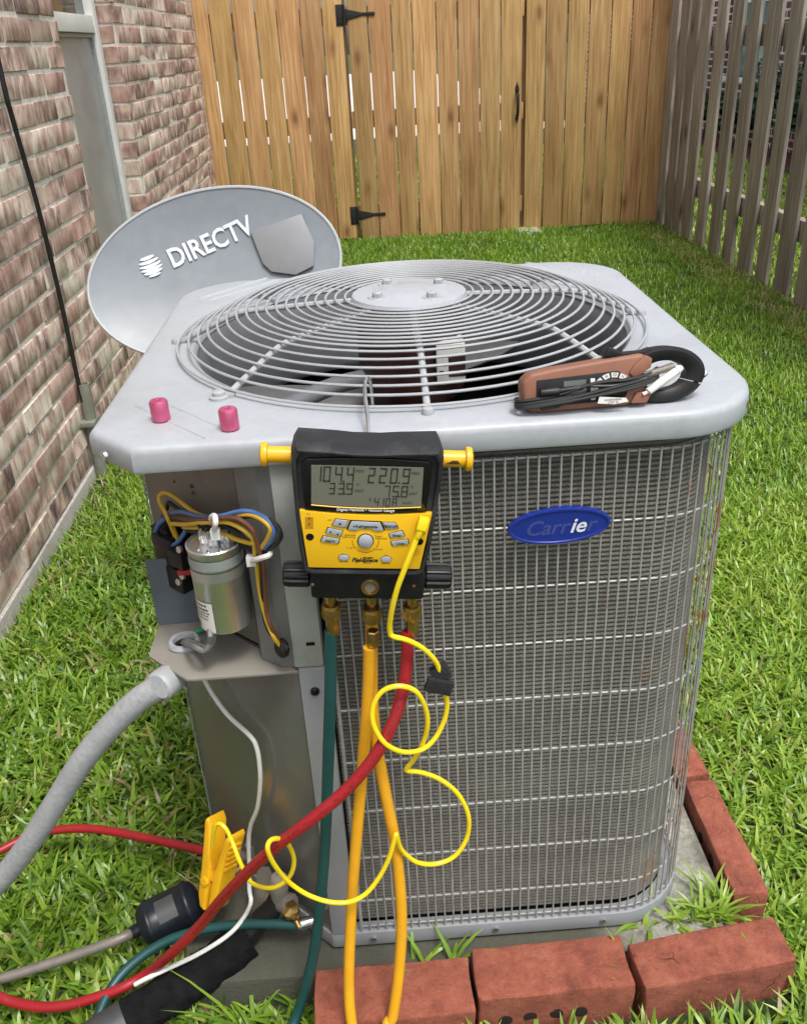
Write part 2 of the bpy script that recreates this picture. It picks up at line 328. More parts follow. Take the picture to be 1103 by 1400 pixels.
def lathe(profile, a, axis, seg=24):
    # profile: list of (radius, distance along axis)
    a = V3(a); ax = V3(axis).normalized(); u = ax.orthogonal().normalized(); w_ = ax.cross(u); v = []; f = []
    for r, h in profile:
        for k in range(seg):
            t = 2 * math.pi * k / seg; v.append(a + ax * h + (u * math.cos(t) + w_ * math.sin(t)) * max(r, 1e-5))
    for i in range(len(profile) - 1):
        for k in range(seg): f.append((i * seg + k, i * seg + (k + 1) % seg, (i + 1) * seg + (k + 1) % seg, (i + 1) * seg + k))
    return v, f
def torus(c, rad, r, z=0, seg=96, rs=6, ax='z'):
    v = []; f = []
    for i in range(seg):
        a = 2 * math.pi * i / seg
        for k in range(rs):
            b = 2 * math.pi * k / rs; d = rad + r * math.cos(b)
            v.append((c[0] + d * math.cos(a), c[1] + d * math.sin(a), c[2] + r * math.sin(b)))
    for i in range(seg):
        for k in range(rs): f.append((i * rs + k, ((i + 1) % seg) * rs + k, ((i + 1) % seg) * rs + (k + 1) % rs, i * rs + (k + 1) % rs))
    return v, f
def prism(poly, d0, d1, plane='xz'):
    # polygon in (u,v) extruded between d0 and d1 along the third axis
    def P(u, v_, d): return {'xz': (u, d, v_), 'xy': (u, v_, d), 'yz': (d, u, v_)}[plane]
    n = len(poly); v = [P(u, q, d0) for u, q in poly] + [P(u, q, d1) for u, q in poly]
    f = [tuple(range(n)), tuple(range(2 * n - 1, n - 1, -1))] + [(i, i + n, (i + 1) % n + n, (i + 1) % n) for i in range(n)]
    return v, f
def rrect(x0, x1, y0, y1, r, n=4):
    out = []
    for cx, cy, a0 in ((x1 - r, y1 - r, 0), (x0 + r, y1 - r, 90), (x0 + r, y0 + r, 180), (x1 - r, y0 + r, 270)):
        for k in range(n + 1):
            a = R(a0 + 90 * k / n); out.append((cx + r * math.cos(a), cy + r * math.sin(a)))
    return out
def ellipse(cx, cy, rx, ry, n=32, a0=0, a1=360):
    return [(cx + rx * math.cos(R(a0 + (a1 - a0) * k / n)), cy + ry * math.sin(R(a0 + (a1 - a0) * k / n))) for k in range(n)]

OFF = {}
def mesh_of(name, vf, mat, bevel=0.0, smooth=True, off=None, bseg=2, angle=40):
    me = bpy.data.meshes.new(name)
    v = vf[0] if off is None else [(p[0] - off[0], p[1] - off[1], p[2] - off[2]) for p in vf[0]]
    me.from_pydata([tuple(p) for p in v], [], vf[1]); me.update()
    bm = bmesh.new(); bm.from_mesh(me); bmesh.ops.recalc_face_normals(bm, faces=bm.faces)
    if bevel:
        ed = [e for e in bm.edges if len(e.link_faces) == 2 and e.calc_face_angle(0) > R(30)]
        bmesh.ops.bevel(bm, geom=ed, offset=bevel, segments=bseg, profile=.6, affect='EDGES', clamp_overlap=True)
    bm.to_mesh(me); bm.free()
    if smooth:
        me.shade_smooth(); me.set_sharp_from_angle(angle=R(angle))
    me.materials.append(mat); return me
def tag(o, label=None, cat=None, group=None, kind=None):
    for k, v in (('label', label), ('category', cat), ('group', group), ('kind', kind)):
        if v: o[k] = v
    return o
def thing(name, label, cat, loc=(0, 0, 0), group=None, rot=(0, 0, 0)):
    o = bpy.data.objects.new(name, None); COL.objects.link(o); o.location = loc; o.rotation_euler = rot
    o.empty_display_size = .05; OFF[o] = tuple(loc) if tuple(rot) == (0, 0, 0) else (0, 0, 0)
    return tag(o, label, cat, group)
def part(name, vf, mat, parent=None, bevel=0.0, smooth=True, label=None, kind=None, bseg=2, angle=40):
    off = OFF.get(parent)
    o = bpy.data.objects.new(name, mesh_of(name, vf, mat, bevel, smooth, off, bseg, angle)); COL.objects.link(o)
    if parent is not None: o.parent = parent; OFF[o] = off
    return tag(o, label, kind=kind)
def inst(name, me, parent, loc, rot=(0, 0, 0), scale=(1, 1, 1)):
    o = bpy.data.objects.new(name, me); COL.objects.link(o); o.parent = parent
    off = OFF.get(parent, (0, 0, 0)); o.location = [a - b for a, b in zip(loc, off)]; o.rotation_euler = rot; o.scale = scale
    return o
def solo(name, vf, mat, label, cat, group=None, bevel=0.0, origin=None, angle=40):
    # a thing that is one mesh, its origin at the given point
    org = origin or (0, 0, 0)
    o = bpy.data.objects.new(name, mesh_of(name, vf, mat, bevel, True, org, angle=angle)); COL.objects.link(o); o.location = org
    OFF[o] = org
    return tag(o, label, cat, group)
def struct(name, vf, mat, smooth=False):
    o = bpy.data.objects.new(name, mesh_of(name, vf, mat, smooth=smooth)); COL.objects.link(o); o['kind'] = 'structure'; OFF[o] = (0, 0, 0)
    return o
def text_vf(s, size, shear=0.0, bold=0.0, space=1.0, align='CENTER'):
    cu = bpy.data.curves.new('lettering', 'FONT'); cu.body = s; cu.size = size; cu.align_x = align; cu.align_y = 'CENTER'
    cu.shear = shear; cu.offset = bold; cu.resolution_u = 3; cu.space_character = space
    o = bpy.data.objects.new('lettering', cu); COL.objects.link(o)
    dg = bpy.context.evaluated_depsgraph_get(); me = bpy.data.meshes.new_from_object(o.evaluated_get(dg))
    v = [tuple(p.co) for p in me.vertices]; f = [tuple(p.vertices) for p in me.polygons]
    bpy.data.objects.remove(o); bpy.data.curves.remove(cu); bpy.data.meshes.remove(me)
    return v, f
def place(vf, fn): return [fn(*p) for p in vf[0]], vf[1]
def instxt(s, size, u, v_, d, **k):
    # text standing in the local xz plane, facing -y, lifted to y=d
    return place(text_vf(s, size, **k), lambda a, b, c: (u + a, d, v_ + b))

# ================================================================== ground
def gz(x, y):
    z = -.026 + .026 * min(1, max(0, (y - 1.2) / 2.2))
    z -= .03 * min(1, max(0, (-.45 - x) / .4)) * (1 - min(1, max(0, (y - 1.2) / 1.6)))
    if y < .05: z += .022 * min(1, max(0, (-.02 - y) / .08)) * min(1, max(0, (x + .22) / .12))
    return z
def ground():
    xs = sorted(set([-60, -20, -8, -4, -2] + [round(-1.2 + .1 * i, 3) for i in range(32)] + [2.3, 3, 4, 6, 10, 25, 60]))
    ys = sorted(set([-30, -8, -3, -1.5] + [round(-1 + .12 * i, 3) for i in range(52)] + [6, 8, 12, 20, 40, 120]))
    v = [(x, y, gz(x, y)) for y in ys for x in xs]; nx = len(xs)
    return v, [(j * nx + i, j * nx + i + 1, (j + 1) * nx + i + 1, (j + 1) * nx + i) for j in range(len(ys) - 1) for i in range(nx - 1)]
soil = mat_ground('lawn_soil', [(.3, (.028, .040, .012)), (.5, (.045, .075, .018)), (.7, (.085, .080, .040))], 9)
struct('ground', ground(), soil, True)
struct('driveway', box2((-14, 11.5, -.2), (2.9, 40, .012)), drive_mat)

# ================================================================== house on the left
WX = -.9; CO = .0655; BH = .0545; BL = .1925; PIT = .2035
house = thing('brick_house', 'pinkish tan brick house wall with a recessed window on the left', 'house', (WX, 2.2, 0))
WY0, WY1, WZ0, WZ1 = 2.25, 2.985, .066 * 4, 2.0
part('mortar_wall', join(box2((WX - .20, -1.6, 0), (WX - .0035, WY0 - .004, 2.75)), box2((WX - .20, WY1 + .004, 0), (WX - .0035, 4.885, 2.75)),
     box2((WX - .20, WY0 - .004, 0), (WX - .008, WY1 + .004, WZ0)), box2((WX - .20, WY0 - .004, WZ1), (WX - .008, WY1 + .004, 2.75))), mortar_mat, house, smooth=False)
part('foundation', box2((WX - .22, -1.6, -.4), (WX + .006, 4.88, -.004)), foundation_mat, house, bevel=.004)
def brick_mesh(seed):
    r_ = random.Random(seed); vf = box((0, 0, 0), (.06, BL, BH))
    me = mesh_of('brick', vf, house_brick, bevel=.0035, bseg=2)
    bm = bmesh.new(); bm.from_mesh(me)
    for q in bm.verts: q.co += Vector((r_.uniform(-1, 1) * .0014, r_.uniform(-1, 1) * .0016, r_.uniform(-1, 1) * .0013))
    bm.to_mesh(me); bm.free(); return me
bmesh_var = [brick_mesh(i) for i in range(10)]
rest = G(); nb = 0; rb = random.Random(3)
for c in range(41):
    zc = c * CO + BH / 2 + .003
    off = (c % 2) * PIT / 2 + rb.uniform(-.012, .012)
    y = -1.55 - off
    while y < 4.88:
        spans = [(y, y + BL)]
        # cut at the window and the ends
        out = []
        for a, b in spans:
            b = min(b, 4.878); a = max(a, -1.6)
            if WZ0 < zc < WZ1:
                if a < WY0 < b: b = WY0 if WY0 - a > .03 else None
                elif a < WY1 < b: a = WY1
                elif WY0 <= a and b <= WY1: b = None
            if b is not None and b - a > .03: out.append((a, b))
        for a, b in out:
            yc = (a + b) / 2; ln = b - a
            near = yc < WY0 + .01 and zc < 1.24 and yc > .86 + zc * .66
            far = yc > WY1 - .01 and .26 < zc < 1.33 and yc < 4.7
            jx = rb.uniform(-.003, .003)
            if near or far:
                inst('brick', rb.choice(bmesh_var), house, (WX - .03 + jx, yc, zc), (0, rb.uniform(-.01, .01), 0), (1, ln / BL, 1)); nb += 1
            else: rest.add(box((WX - .03 + jx, yc, zc), (.06, ln, BH)))
        y += PIT + rb.uniform(-.004, .004)
for c in range(4, 20):      # brick returns of the far window jamb
    inst('brick', rb.choice(bmesh_var), house, (WX - .052, WY1 + .026 , c * CO + BH / 2 + .003), (0, 0, 0), (1.4, .25, 1)); nb += 1
part('brick', rest.vf(), house_brick, house, smooth=False, kind='stuff')
# window in the recess
wx = WX - .058
win = part('window', join(box2((wx - .05, WY1 - .05, WZ0), (wx, WY1 - .001, WZ1)), box2((wx - .05, WY0 + .001, WZ0), (wx, WY0 + .05, WZ1)),
           box2((wx - .05, WY0 + .051, WZ0), (wx - .001, WY1 - .051, WZ0 + .06)), box2((wx - .05, WY0 + .051, WZ1 - .05), (wx - .001, WY1 - .051, WZ1))), vinyl, house, bevel=.004)
part('rail', box2((wx - .045, WY0 + .052, 1.150), (wx - .004, WY1 - .052, 1.205)), vinyl, win, bevel=.003)
part('screen', box2((wx - .03, WY0 + .052, WZ0 + .062), (wx - .024, WY1 - .066, 1.149)), screen_mat, win)
part('screen_frame', join(box2((wx - .034, WY1 - .065, WZ0 + .062), (wx - .014, WY1 - .052, 1.149)), box2((wx - .034, WY0 + .053, 1.136), (wx - .014, WY1 - .066, 1.1485))), M('screen_rail', (.30, .31, .30), .5), win)
part('pane', box2((wx - .036, WY0 + .052, 1.206), (wx - .03, WY1 - .052, WZ1 - .052)), glass_mat, win)
# cable and riser pipe on the wall
cabl = solo('wall_cable', tube([(-.886, 1.70, 1.95), (-.886, 1.66, 1.10), (-.886, 1.665, .95), (-.886, 1.70, .74), (-.886, 1.712, .5), (-.887, 1.706, .27), (-.884, 1.703, .20)], .0065, 8, 5), bark_cable,
            'black cable running down the brick wall into a grey pipe', 'cable', origin=(-.886, 1.70, .2))
pipe = thing('riser_pipe', 'short grey green pipe at the foot of the brick wall', 'pipe', (-.878, 1.705, -.05))
part('pipe', lathe([(.018, -.08), (.018, .27), (.0135, .27), (.0135, .1)], (-.878, 1.705, -.02), (0, 0.04, 1), 16), pvc, pipe)
part('strap', box2((-.903, 1.675, .13), (-.858, 1.735, .145)), pvc, pipe, bevel=.003)

# ================================================================== cedar fence and gate
FY = 4.9
board_vars = []
for i in range(4):
    me = mesh_of('board', box((0, 0, 0), (.12, .016, 1.86)), cedar, bevel=.0025); board_vars.append(me)
def boards(root, xs, ztop, zbot, rnd):
    for a, b in zip(xs[:-1], xs[1:]):
        g = rnd.uniform(.004, .009)
        inst('board', rnd.choice(board_vars), root, ((a + b) / 2, FY + rnd.uniform(0, .004), (ztop + zbot) / 2 + rnd.uniform(-.008, .008)), (rnd.choice((0, math.pi)) * 0, rnd.uniform(-.0025, .0025), 0), ((b - a - g) / .12, 1, (ztop - zbot) / 1.86))
rf = random.Random(5)
fl = thing('wooden_fence', 'golden cedar fence panel between the brick house and the gate', 'fence', (-.5, FY, 0))
boards(fl, [-.945, -.82, -.695, -.568, -.45, -.325, -.203, -.087], 1.86, .01, rf)
for z in (.15, .66, 1.21, 1.70): part('rail', box2((-.95, FY + .0125, z - .045), (-.09, FY + .05, z + .045)), cedar, fl, bevel=.003)
part('post', box2((-.165, FY + .052, -.1), (-.075, FY + .14, 1.84)), cedar, fl, bevel=.004)
gt = thing('wooden_gate', 'cedar board gate with black strap hinges and a black pull handle', 'gate', (.42, FY, 0))
boards(gt, [-.066, .05, .178, .295, .427, .547, .668, .79, .912], 1.86, .0, rf)
for z in (.16, .68, 1.21, 1.70): part('rail', box2((-.074, FY + .0125, z - .045), (.925, FY + .05, z + .045)), cedar, gt, bevel=.003)
fr = thing('wooden_fence', 'golden cedar fence panel right of the gate, meeting the weathered fence', 'fence', (1.35, FY, 0))
boards(fr, [.932, 1.045, 1.167, 1.288, 1.414, 1.53, 1.646, 1.757], 1.86, .005, rf)
for z in (.15, .66, 1.21, 1.70): part('rail', box2((.935, FY + .0125, z - .045), (1.76, FY + .05, z + .045)), cedar, fr, bevel=.003)
part('post', box2((.926, FY + .052, -.1), (1.0, FY + .14, 1.84)), cedar, fr, bevel=.004)
part('footing', lathe([(.0, .05), (.07, .05), (.11, .02), (.12, -.05)], (.95, FY - .05, -.03), (0, 0, 1), 14), foundation_mat, fr)
for z in (.150, 1.215):          # two strap hinges
    h = part('hinge', join(box2((-.125, FY - .011, z - .052), (-.082, FY - .0095 + .004, z + .052)), prism([(-.078, z + .030), (-.078, z - .030), (.02, z - .008), (.085, z - .010), (.092, z), (.085, z + .010), (.02, z + .008)], FY - .012, FY - .006, 'xz')), iron, gt, bevel=.0015)
    part('pin', rod((-.080, FY - .016, z - .05), (-.080, FY - .016, z + .05), .007, 10), iron, h)
    for u, q in ((-.103, .035), (-.103, -.035), (-.055, 0), (.0, 0), (.06, 0)): part('screw', lathe([(.0045, 0), (.003, .002), (0, .003)], (u, FY - .011, z + q), (0, -1, 0), 8), iron, h)
hx = .884
hd = part('handle', join(prism([(hx - .012, .80), (hx, .835), (hx + .012, .80), (hx + .008, .772), (hx - .008, .772)], FY - .009, FY - .001, 'xz'), prism([(hx - .010, .640), (hx, .610), (hx + .010, .640), (hx + .007, .662), (hx - .007, .662)], FY - .009, FY - .001, 'xz'),
     tube([(hx, FY - .004, .785), (hx, FY - .035, .77), (hx, FY - .045, .72), (hx, FY - .035, .665), (hx, FY - .004, .648)], .0085, 8, 5)), iron, gt)
part('thumb_latch', box2((hx - .008, FY - .04, .79), (hx + .008, FY - .008, .797)), iron, hd, bevel=.002)

# ================================================================== weathered fence on the right
FX = 1.755
wf = thing('picket_fence', 'weathered grey spaced picket fence on the right with gaps', 'fence', (FX, 3.6, 0))
pk = [mesh_of('picket', box((0, 0, 0), (.017, .130, 1.86)), weathered, bevel=.003) for _ in range(3)]
py = [4.83, 4.655, 4.49, 4.325, 4.117, 3.908, 3.700, 3.487, 3.278, 3.072, 2.868, 2.66, 2.45, 2.24, 2.03, 1.82, 1.61]
rp = random.Random(9)
for y in py:
    inst('picket', rp.choice(pk), wf, (FX + rp.uniform(-.003, .003), y, .945 + rp.uniform(-.012, .006)), (rp.uniform(-.006, .006), 0, rp.uniform(-.04, .04)), (1, rp.uniform(.97, 1.03), 1))
for z in (.285, 1.02, 1.66): part('rail', box2((FX + .013, 1.5, z - .045), (FX + .052, 4.95, z + .045)), weathered, wf, bevel=.004)
for y in (4.93, 2.50): part('post', box2((FX + .055, y - .045, -.1), (FX + .145, y + .045, 1.9)), weathered, wf, bevel=.005)

# ================================================================== neighbour beyond the right fence
NX = 3.75
nh = thing('brick_house', 'red brick house with white mortar seen through the picket fence gaps', 'house', (NX, 8.5, 0))
wy0, wy1, wz0 = 8.35, 9.30, .60
part('wall', join(box2((NX, 2, -.1), (NX + .3, wy0 - .001, 3.2)), box2((NX, wy1 + .001, -.1), (NX + .3, 16, 3.2)), box2((NX, wy0, -.1), (NX + .3, wy1, wz0)), box2((NX, wy0, 2.2), (NX + .3, wy1, 3.2))), far_brick, nh, smooth=False)
part('roof', prism([(NX - .45, 3.15), (NX + 4, 5.6), (NX + 4, 5.5), (NX - .45, 3.05)], 1.6, 16.4, 'xz'), M('roof_shingle', (.09, .085, .08), .9, var=.3, scale=20), nh)
nw = part('window', join(box2((NX + .02, wy0 + .001, wz0 + .001), (NX + .08, wy0 + .05, 2.199)), box2((NX + .02, wy1 - .05, wz0 + .001), (NX + .08, wy1 - .001, 2.199)), box2((NX + .02, wy0 + .051, 1.24), (NX + .075, wy1 - .051, 1.31))), white_plastic, nh, bevel=.004)
part('sill', box2((NX - .03, wy0 - .02, wz0 - .05), (NX + .08, wy1 + .02, wz0)), white_plastic, nw, bevel=.004)
part('pane', box2((NX + .05, wy0 + .051, wz0 + .001), (NX + .056, wy1 - .051, 1.239)), far_glass, nw)
part('pane', box2((NX + .05, wy0 + .051, 1.311), (NX + .056, wy1 - .051, 2.19)), far_glass, nw)
bed = struct('flower_bed', box2((3.28, 3, -.1), (NX - .002, 15, .035)), M('mulch', (.10, .025, .022), .95, var=.5, scale=60, bmp=1))
leaf_m = mat_leaf('shrub_leaf', [(.35, (.012, .035, .010)), (.55, (.03, .075, .02)), (.7, (.10, .15, .06))])
def shrub(name, label, loc, rx, rz, n, group):
    t = thing(name, label, 'shrub', loc, group)
    g = G(); rs = random.Random(int(loc[1] * 100))
    for _ in range(n):
        a = rs.uniform(0, 2 * math.pi); e = rs.uniform(-.2, 1); rr = rs.uniform(.55, 1.05) * (1 + .18 * math.sin(3 * a + loc[1]))
        p = Vector((loc[0] + rx * rr * math.cos(a) * math.sqrt(max(0, 1 - e * e * .8)), loc[1] + rx * rr * math.sin(a) * math.sqrt(max(0, 1 - e * e * .8)), loc[2] + rz * .45 + rz * .55 * e * rr))
        d = Vector((rs.gauss(0, 1), rs.gauss(0, 1), rs.gauss(0, .6))).normalized(); s = d.orthogonal().normalized(); L = rs.uniform(.03, .06)
        g.add(([p - d * L, p + s * L * .35, p + d * L, p - s * L * .35], [(0, 1, 2, 3)]))
    part('foliage', g.vf(), leaf_m, t, smooth=False)
    part('stem', join(*[rod((loc[0] + .02 * math.cos(k), loc[1] + .02 * math.sin(k), loc[2] - .05), (loc[0] + rx * .5 * math.cos(k), loc[1] + rx * .5 * math.sin(k), loc[2] + rz * .7), .01, 6, .004) for k in (0, 1.3, 2.6, 3.9, 5.2)]), pipe_mat, t)
for i, (y, h) in enumerate(((5.9, .62), (6.7, .70), (7.5, .75), (8.3, .42), (9.2, .46), (10.1, .85), (11.2, .9), (12.4, .8))):
    shrub('shrub', 'dark green shrub in the flower bed against the red brick house', (3.52, y, .03), .24, h, 900, 'shrubs beyond the picket fence')

# ================================================================== concrete pad and paver bricks
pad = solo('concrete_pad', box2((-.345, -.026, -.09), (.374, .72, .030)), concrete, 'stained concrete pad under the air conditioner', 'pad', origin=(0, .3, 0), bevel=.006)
def paver(loc, L, Wd, H, rz, tilt, label, holes=(), seed=0):
    t = thing('paver_brick', label, 'brick', loc, 'red bricks edging the concrete pad', rot=(tilt[0], tilt[1], rz))
    r_ = random.Random(seed); nx_, ny_ = 15, 6; v = []; f = []
    # subdivided block so that the faces and the edges are uneven
    bm = bmesh.new(); bmesh.ops.create_cube(bm, size=1)
    for q in bm.verts: q.co = Vector((q.co.x * L, q.co.y * Wd, q.co.z * H))
    ed = list(bm.edges); bmesh.ops.bevel(bm, geom=ed, offset=.003, segments=2, profile=.5, affect='EDGES')
    bmesh.ops.subdivide_edges(bm, edges=[e for e in bm.edges if e.calc_length() > .03], cuts=5, use_grid_fill=True)
    for q in bm.verts:
        c = q.co; nz = math.sin(c.x * 61 + seed) * math.cos(c.y * 83 + seed * 2) * .0006 + r_.uniform(-1, 1) * .0009
        c.z += nz; c.y += math.sin(c.x * 47 + seed * 3) * .0007 + r_.uniform(-1, 1) * .0008; c.x += math.sin(c.y * 70 + c.z * 90 + seed) * .001
    me = bpy.data.meshes.new('block'); bm.to_mesh(me); bm.free(); me.shade_smooth(); me.set_sharp_from_angle(angle=R(35)); me.materials.append(paver_mat)
    o = bpy.data.objects.new('block', me); COL.objects.link(o); o.parent = t; OFF[o] = (0, 0, 0)
    for (hx_, hz_, side) in holes:      # cored holes on a long side
        yy = side * Wd / 2
        part('core_hole', lathe([(0, .0008), (.0085, .0006), (.0095, -.004)], (hx_, yy, hz_), (0, side, 0), 14), M('hole_dark', (.012, .006, .004), .95), o)
    return t
paver((-.0755, -.071, .018), .190, .072, .075, .005, (0, .0), 'dark red brick under the yellow hoses, left end of the front row', [(-.01, -.01, -1), (.03, -.012, -1), (.07, -.012, -1), (-.055, -.01, -1)], 1)
paver((.1195, -.056, .018), .190, .068, .075, .02, (0, 0), 'red brick with round core holes in the middle of the front row', [(-.062, -.008, -1), (-.032, -.005, -1), (.0, -.004, -1), (.03, -.006, -1)], 2)
paver((.3200, -.051, .016), .196, .062, .074, .12, (0, .0), 'cracked red brick at the right end of the front row', [], 3)
paver((.4020, .127, .014), .205, .046, .080, R(90) + .0, (0, 0), 'red brick standing on edge right of the air conditioner corner', [(-.06, .012, 1), (-.02, .012, 1), (.02, .012, 1)], 4)
paver((.3995, .349, .006), .205, .048, .080, R(90) + .03, (0, 0), 'pale red brick behind the brick on edge, mostly hidden by the unit', [(-.07, .016, 1)], 5)

# ================================================================== air conditioner
HW = .327; HB = .316; CY = .327; ZC = .726; ZT = .753; ZB = .0355
RC = .095
ac = thing('air_conditioner', 'grey outdoor air conditioner condenser with fan grille on top', 'air conditioner', (0, CY, ZB))
def outline(h, ch, rc, n=10, flc=None):
    # counter clockwise from the front left chamfer; centre (0, CY)
    p = [(-h + ch, CY - h)]
    for k in range(n + 1): a = R(-90 + 90 * k / n); p.append((h - rc + rc * math.cos(a), CY - h + rc + rc * math.sin(a)))
    for k in range(n + 1): a = R(90 * k / n); p.append((h - rc + rc * math.cos(a), CY + h - rc + rc * math.sin(a)))
    for k in range(n + 1): a = R(90 + 90 * k / n); p.append((-h + rc + rc * math.cos(a), CY + h - rc + rc * math.sin(a)))
    p.append((-h, CY - h + ch)); return p
def resample(poly, step):
    out = []; n = len(poly)
    for i in range(n):
        a = Vector(poly[i]); b = Vector(poly[(i + 1) % n]); k = max(1, int((b - a).length / step))
        for j in range(k): out.append(a.lerp(b, j / k))
    return out
def cover_vf():
    ol = resample(outline(HW, .051, RC, 12), .012); N = len(ol); c = Vector((0, CY)); v = []; f = []
    def ring(fn):
        for p in ol: v.append(fn(p))
    def inset(p, d):
        q = p - c; return c + q * (1 - d / q.length)
    def circ(p, r, z): q = (p - c).normalized() * r + c; return (q.x, q.y, z)
    rings = [lambda p: circ(p, .262, ZT - .006), lambda p: circ(p, .266, ZT - .001), lambda p: circ(p, .272, ZT),
             lambda p: (*inset(p, max(.03, ((p - c).length - .272) * .5)), ZT - .0005) if (p - c).length - .272 > .06 else (*((p - c).normalized() * (.272 + ((p - c).length - .272) * .5) + c), ZT - .0005),
             lambda p: (*inset(p, .0085), ZT - .0008), lambda p: (*inset(p, .0040), ZT - .0019), lambda p: (*inset(p, .0012), ZT - .0045), lambda p: (*inset(p, .0), ZT - .0085),
             lambda p: (*inset(p, -.0005), ZC + .003), lambda p: (*inset(p, .001), ZC), lambda p: (*inset(p, .004), ZC + .001), lambda p: (*inset(p, .004), ZC + .014), lambda p: circ(p, .264, ZC + .014)]
    for r_ in rings: ring(r_)
    for i in range(len(rings) - 1):
        for k in range(N): f.append((i * N + k, i * N + (k + 1) % N, (i + 1) * N + (k + 1) % N, (i + 1) * N + k))
    return v, f
cov = part('top_cover', cover_vf(), cover_mat, ac, angle=36)
def rib(a, b, wd=.006):
    a = Vector(a); b = Vector(b); d = (b - a).normalized(); s = Vector((-d.y, d.x)) * wd / 2; z0, z1 = ZT - .0012, ZT + .0004
    P = [a - s, b - s, b + s, a + s]; Q = [a - s * .4 + d * .004, b - s * .4 - d * .004, b + s * .4 - d * .004, a + s * .4 + d * .004]
    return [(p.x, p.y, z0) for p in P] + [(p.x, p.y, z1) for p in Q], [(0, 1, 5, 4), (1, 2, 6, 5), (2, 3, 7, 6), (3, 0, 4, 7), (4, 5, 6, 7)]
for a, b in (((-.295, .113), (-.205, .010)), ((-.282, .134), (-.188, .028)), ((-.295, .548), (-.205, .658)), ((-.282, .530), (-.187, .640)), ((.275, .575), (.200, .655)), ((.290, .545), (.205, .635)), ((.238, .040), (.300, .110)), ((.228, .060), (.285, .122))):
    part('embossed_rib', rib(a, b), cover_mat, cov)
part('screw', lathe([(.0055, -.001), (.005, .0012), (.003, .0022), (0, .0024)], (.3120, .0470, .738), (.857, -.515, .05), 10), rusty, cov, label='rusty screw')
part('screw', lathe([(.0055, 0), (.005, .003), (.003, .0042), (0, .0045)], (-.3055, .0205, .738), (-.7, -.7, .05), 10), chrome, cov)
# venturi shroud under the opening
part('fan_shroud', lathe([(.264, ZT - .006), (.258, ZT - .018), (.254, ZT - .04), (.252, ZT - .115), (.258, ZT - .125), (.262, ZT - .125), (.262, ZT - .012)], (0, CY, 0), (0, 0, 1), 72), shroud_mat, ac)
# fan grille
def dome(r): 
    if r <= .205: return .797 - .006 * (r / .205) ** 2
    return .791 - (.791 - .7585) * ((r - .205) / .078) ** 1.1
spk = []
for k in range(8):
    a = R(45 * k - 90); pts = []
    for r in (.068, .12, .17, .197, .212, .235, .262, .289): pts.append((r * math.cos(a), CY + r * math.sin(a), dome(r) - .0045))
    spk.append(tube(pts, .0036, 8, 3))
grl = part('fan_grille', join(*spk), grille_mat, ac)
rad = [.078 + .01195 * i for i in range(17)] + [.2835]
for r in rad:
    part('ring', torus((0, CY, dome(r) + .0008), r, .00155), grille_mat, grl)
part('hub_plate', lathe([(.070, .790), (.0715, .7935), (.069, .7985), (.055, .8005), (.036, .8010), (.033, .8022), (.020, .8024), (.0, .8026)], (0, CY, 0), (0, 0, 1), 48), cover_mat, grl)
for ang in (33, 123, 213, 303):
    c_ = (.046 * math.cos(R(ang)), CY + .046 * math.sin(R(ang)))
    b_ = part('bolt', join(lathe([(.0062, 0), (.0062, .005), (.004, .0065), (0, .0068)], (*c_, .8008), (0, 0, 1), 6)), grille_mat, grl)
    part('dimple', lathe([(.0125, 0), (.0115, .0016), (.0085, .0018), (.0070, .0009), (0, .0009)], (*c_, .7999), (0, 0, 1), 20), grille_mat, grl)
for k in (0, 1, 2, 3, 4, 5, 6, 7):
    a = R(45 * k - 90)
    if k == 7:      # front left foot has a tab and a washer screw
        p = (.296 * math.cos(a), CY + .296 * math.sin(a))
        part('foot', join(lathe([(.0105, 0), (.0105, .003), (.007, .004), (.007, .0075), (.0045, .009), (0, .009)], (*p, ZT - .0005), (0, 0, 1), 16), box2((p[0] - .002, p[1] - .002, ZT), (p[0] + .016, p[1] + .016, ZT + .004))), grille_mat, grl)
    else:
        p = (.289 * math.cos(a), CY + .289 * math.sin(a))
        part('foot', lathe([(.0055, -.004), (.0062, .001), (.005, .0045), (0, .0052)], (*p, ZT + .001), (0, 0, 1), 14), grille_mat, grl)
# motor, fan
mt = part('fan_motor', lathe([(0, .786), (.060, .786), (.066, .782), (.067, .70), (.067, .684), (.060, .672), (.03, .668), (0, .667)], (0, CY, 0), (0, 0, 1), 36), motor_mat, ac)
part('label', prism([(.026, .706), (.060, .706), (.060, .752), (.026, .752)], CY - .0715, CY - .035, 'xz'), label_mat, mt, bevel=.001)
part('label_print', join(box2((.040, CY - .0722, .712), (.060, CY - .0716, .738)), box2((.029, CY - .0722, .716), (.034, CY - .0716, .72))), motor_mat, mt)
fan = part('fan_hub', lathe([(0, .655), (.028, .655), (.034, .648), (.050, .643), (.052, .634), (.040, .630), (.0, .63)], (0, CY - .008, 0), (0, 0, 1), 28), label_mat, ac)
for k in range(3):
    a0 = R(-62 + 120 * k); g = G(); v = []; f = []; nr, na = 7, 7
    for i in range(nr + 1):
        r = .042 + (.243 - .042) * i / nr; sp = R(34 + 38 * (i / nr) ** .8)
        for j in range(na + 1):
            t = j / na; a = a0 + (t - .35) * sp + .25 * (i / nr) ** 2
            v.append((r * math.cos(a), CY + r * math.sin(a), .672 - .062 * t + .012 * math.sin(t * math.pi)))
    f = [(i * (na + 1) + j, i * (na + 1) + j + 1, (i + 1) * (na + 1) + j + 1, (i + 1) * (na + 1) + j) for i in range(nr) for j in range(na)]
    v2 = [(x, y, z - .0015) for x, y, z in v]; m_ = len(v)
    f2 = [tuple(q + m_ for q in face[::-1]) for face in f]
    part('fan_blade', (v + v2, f + f2), blade_mat, fan)
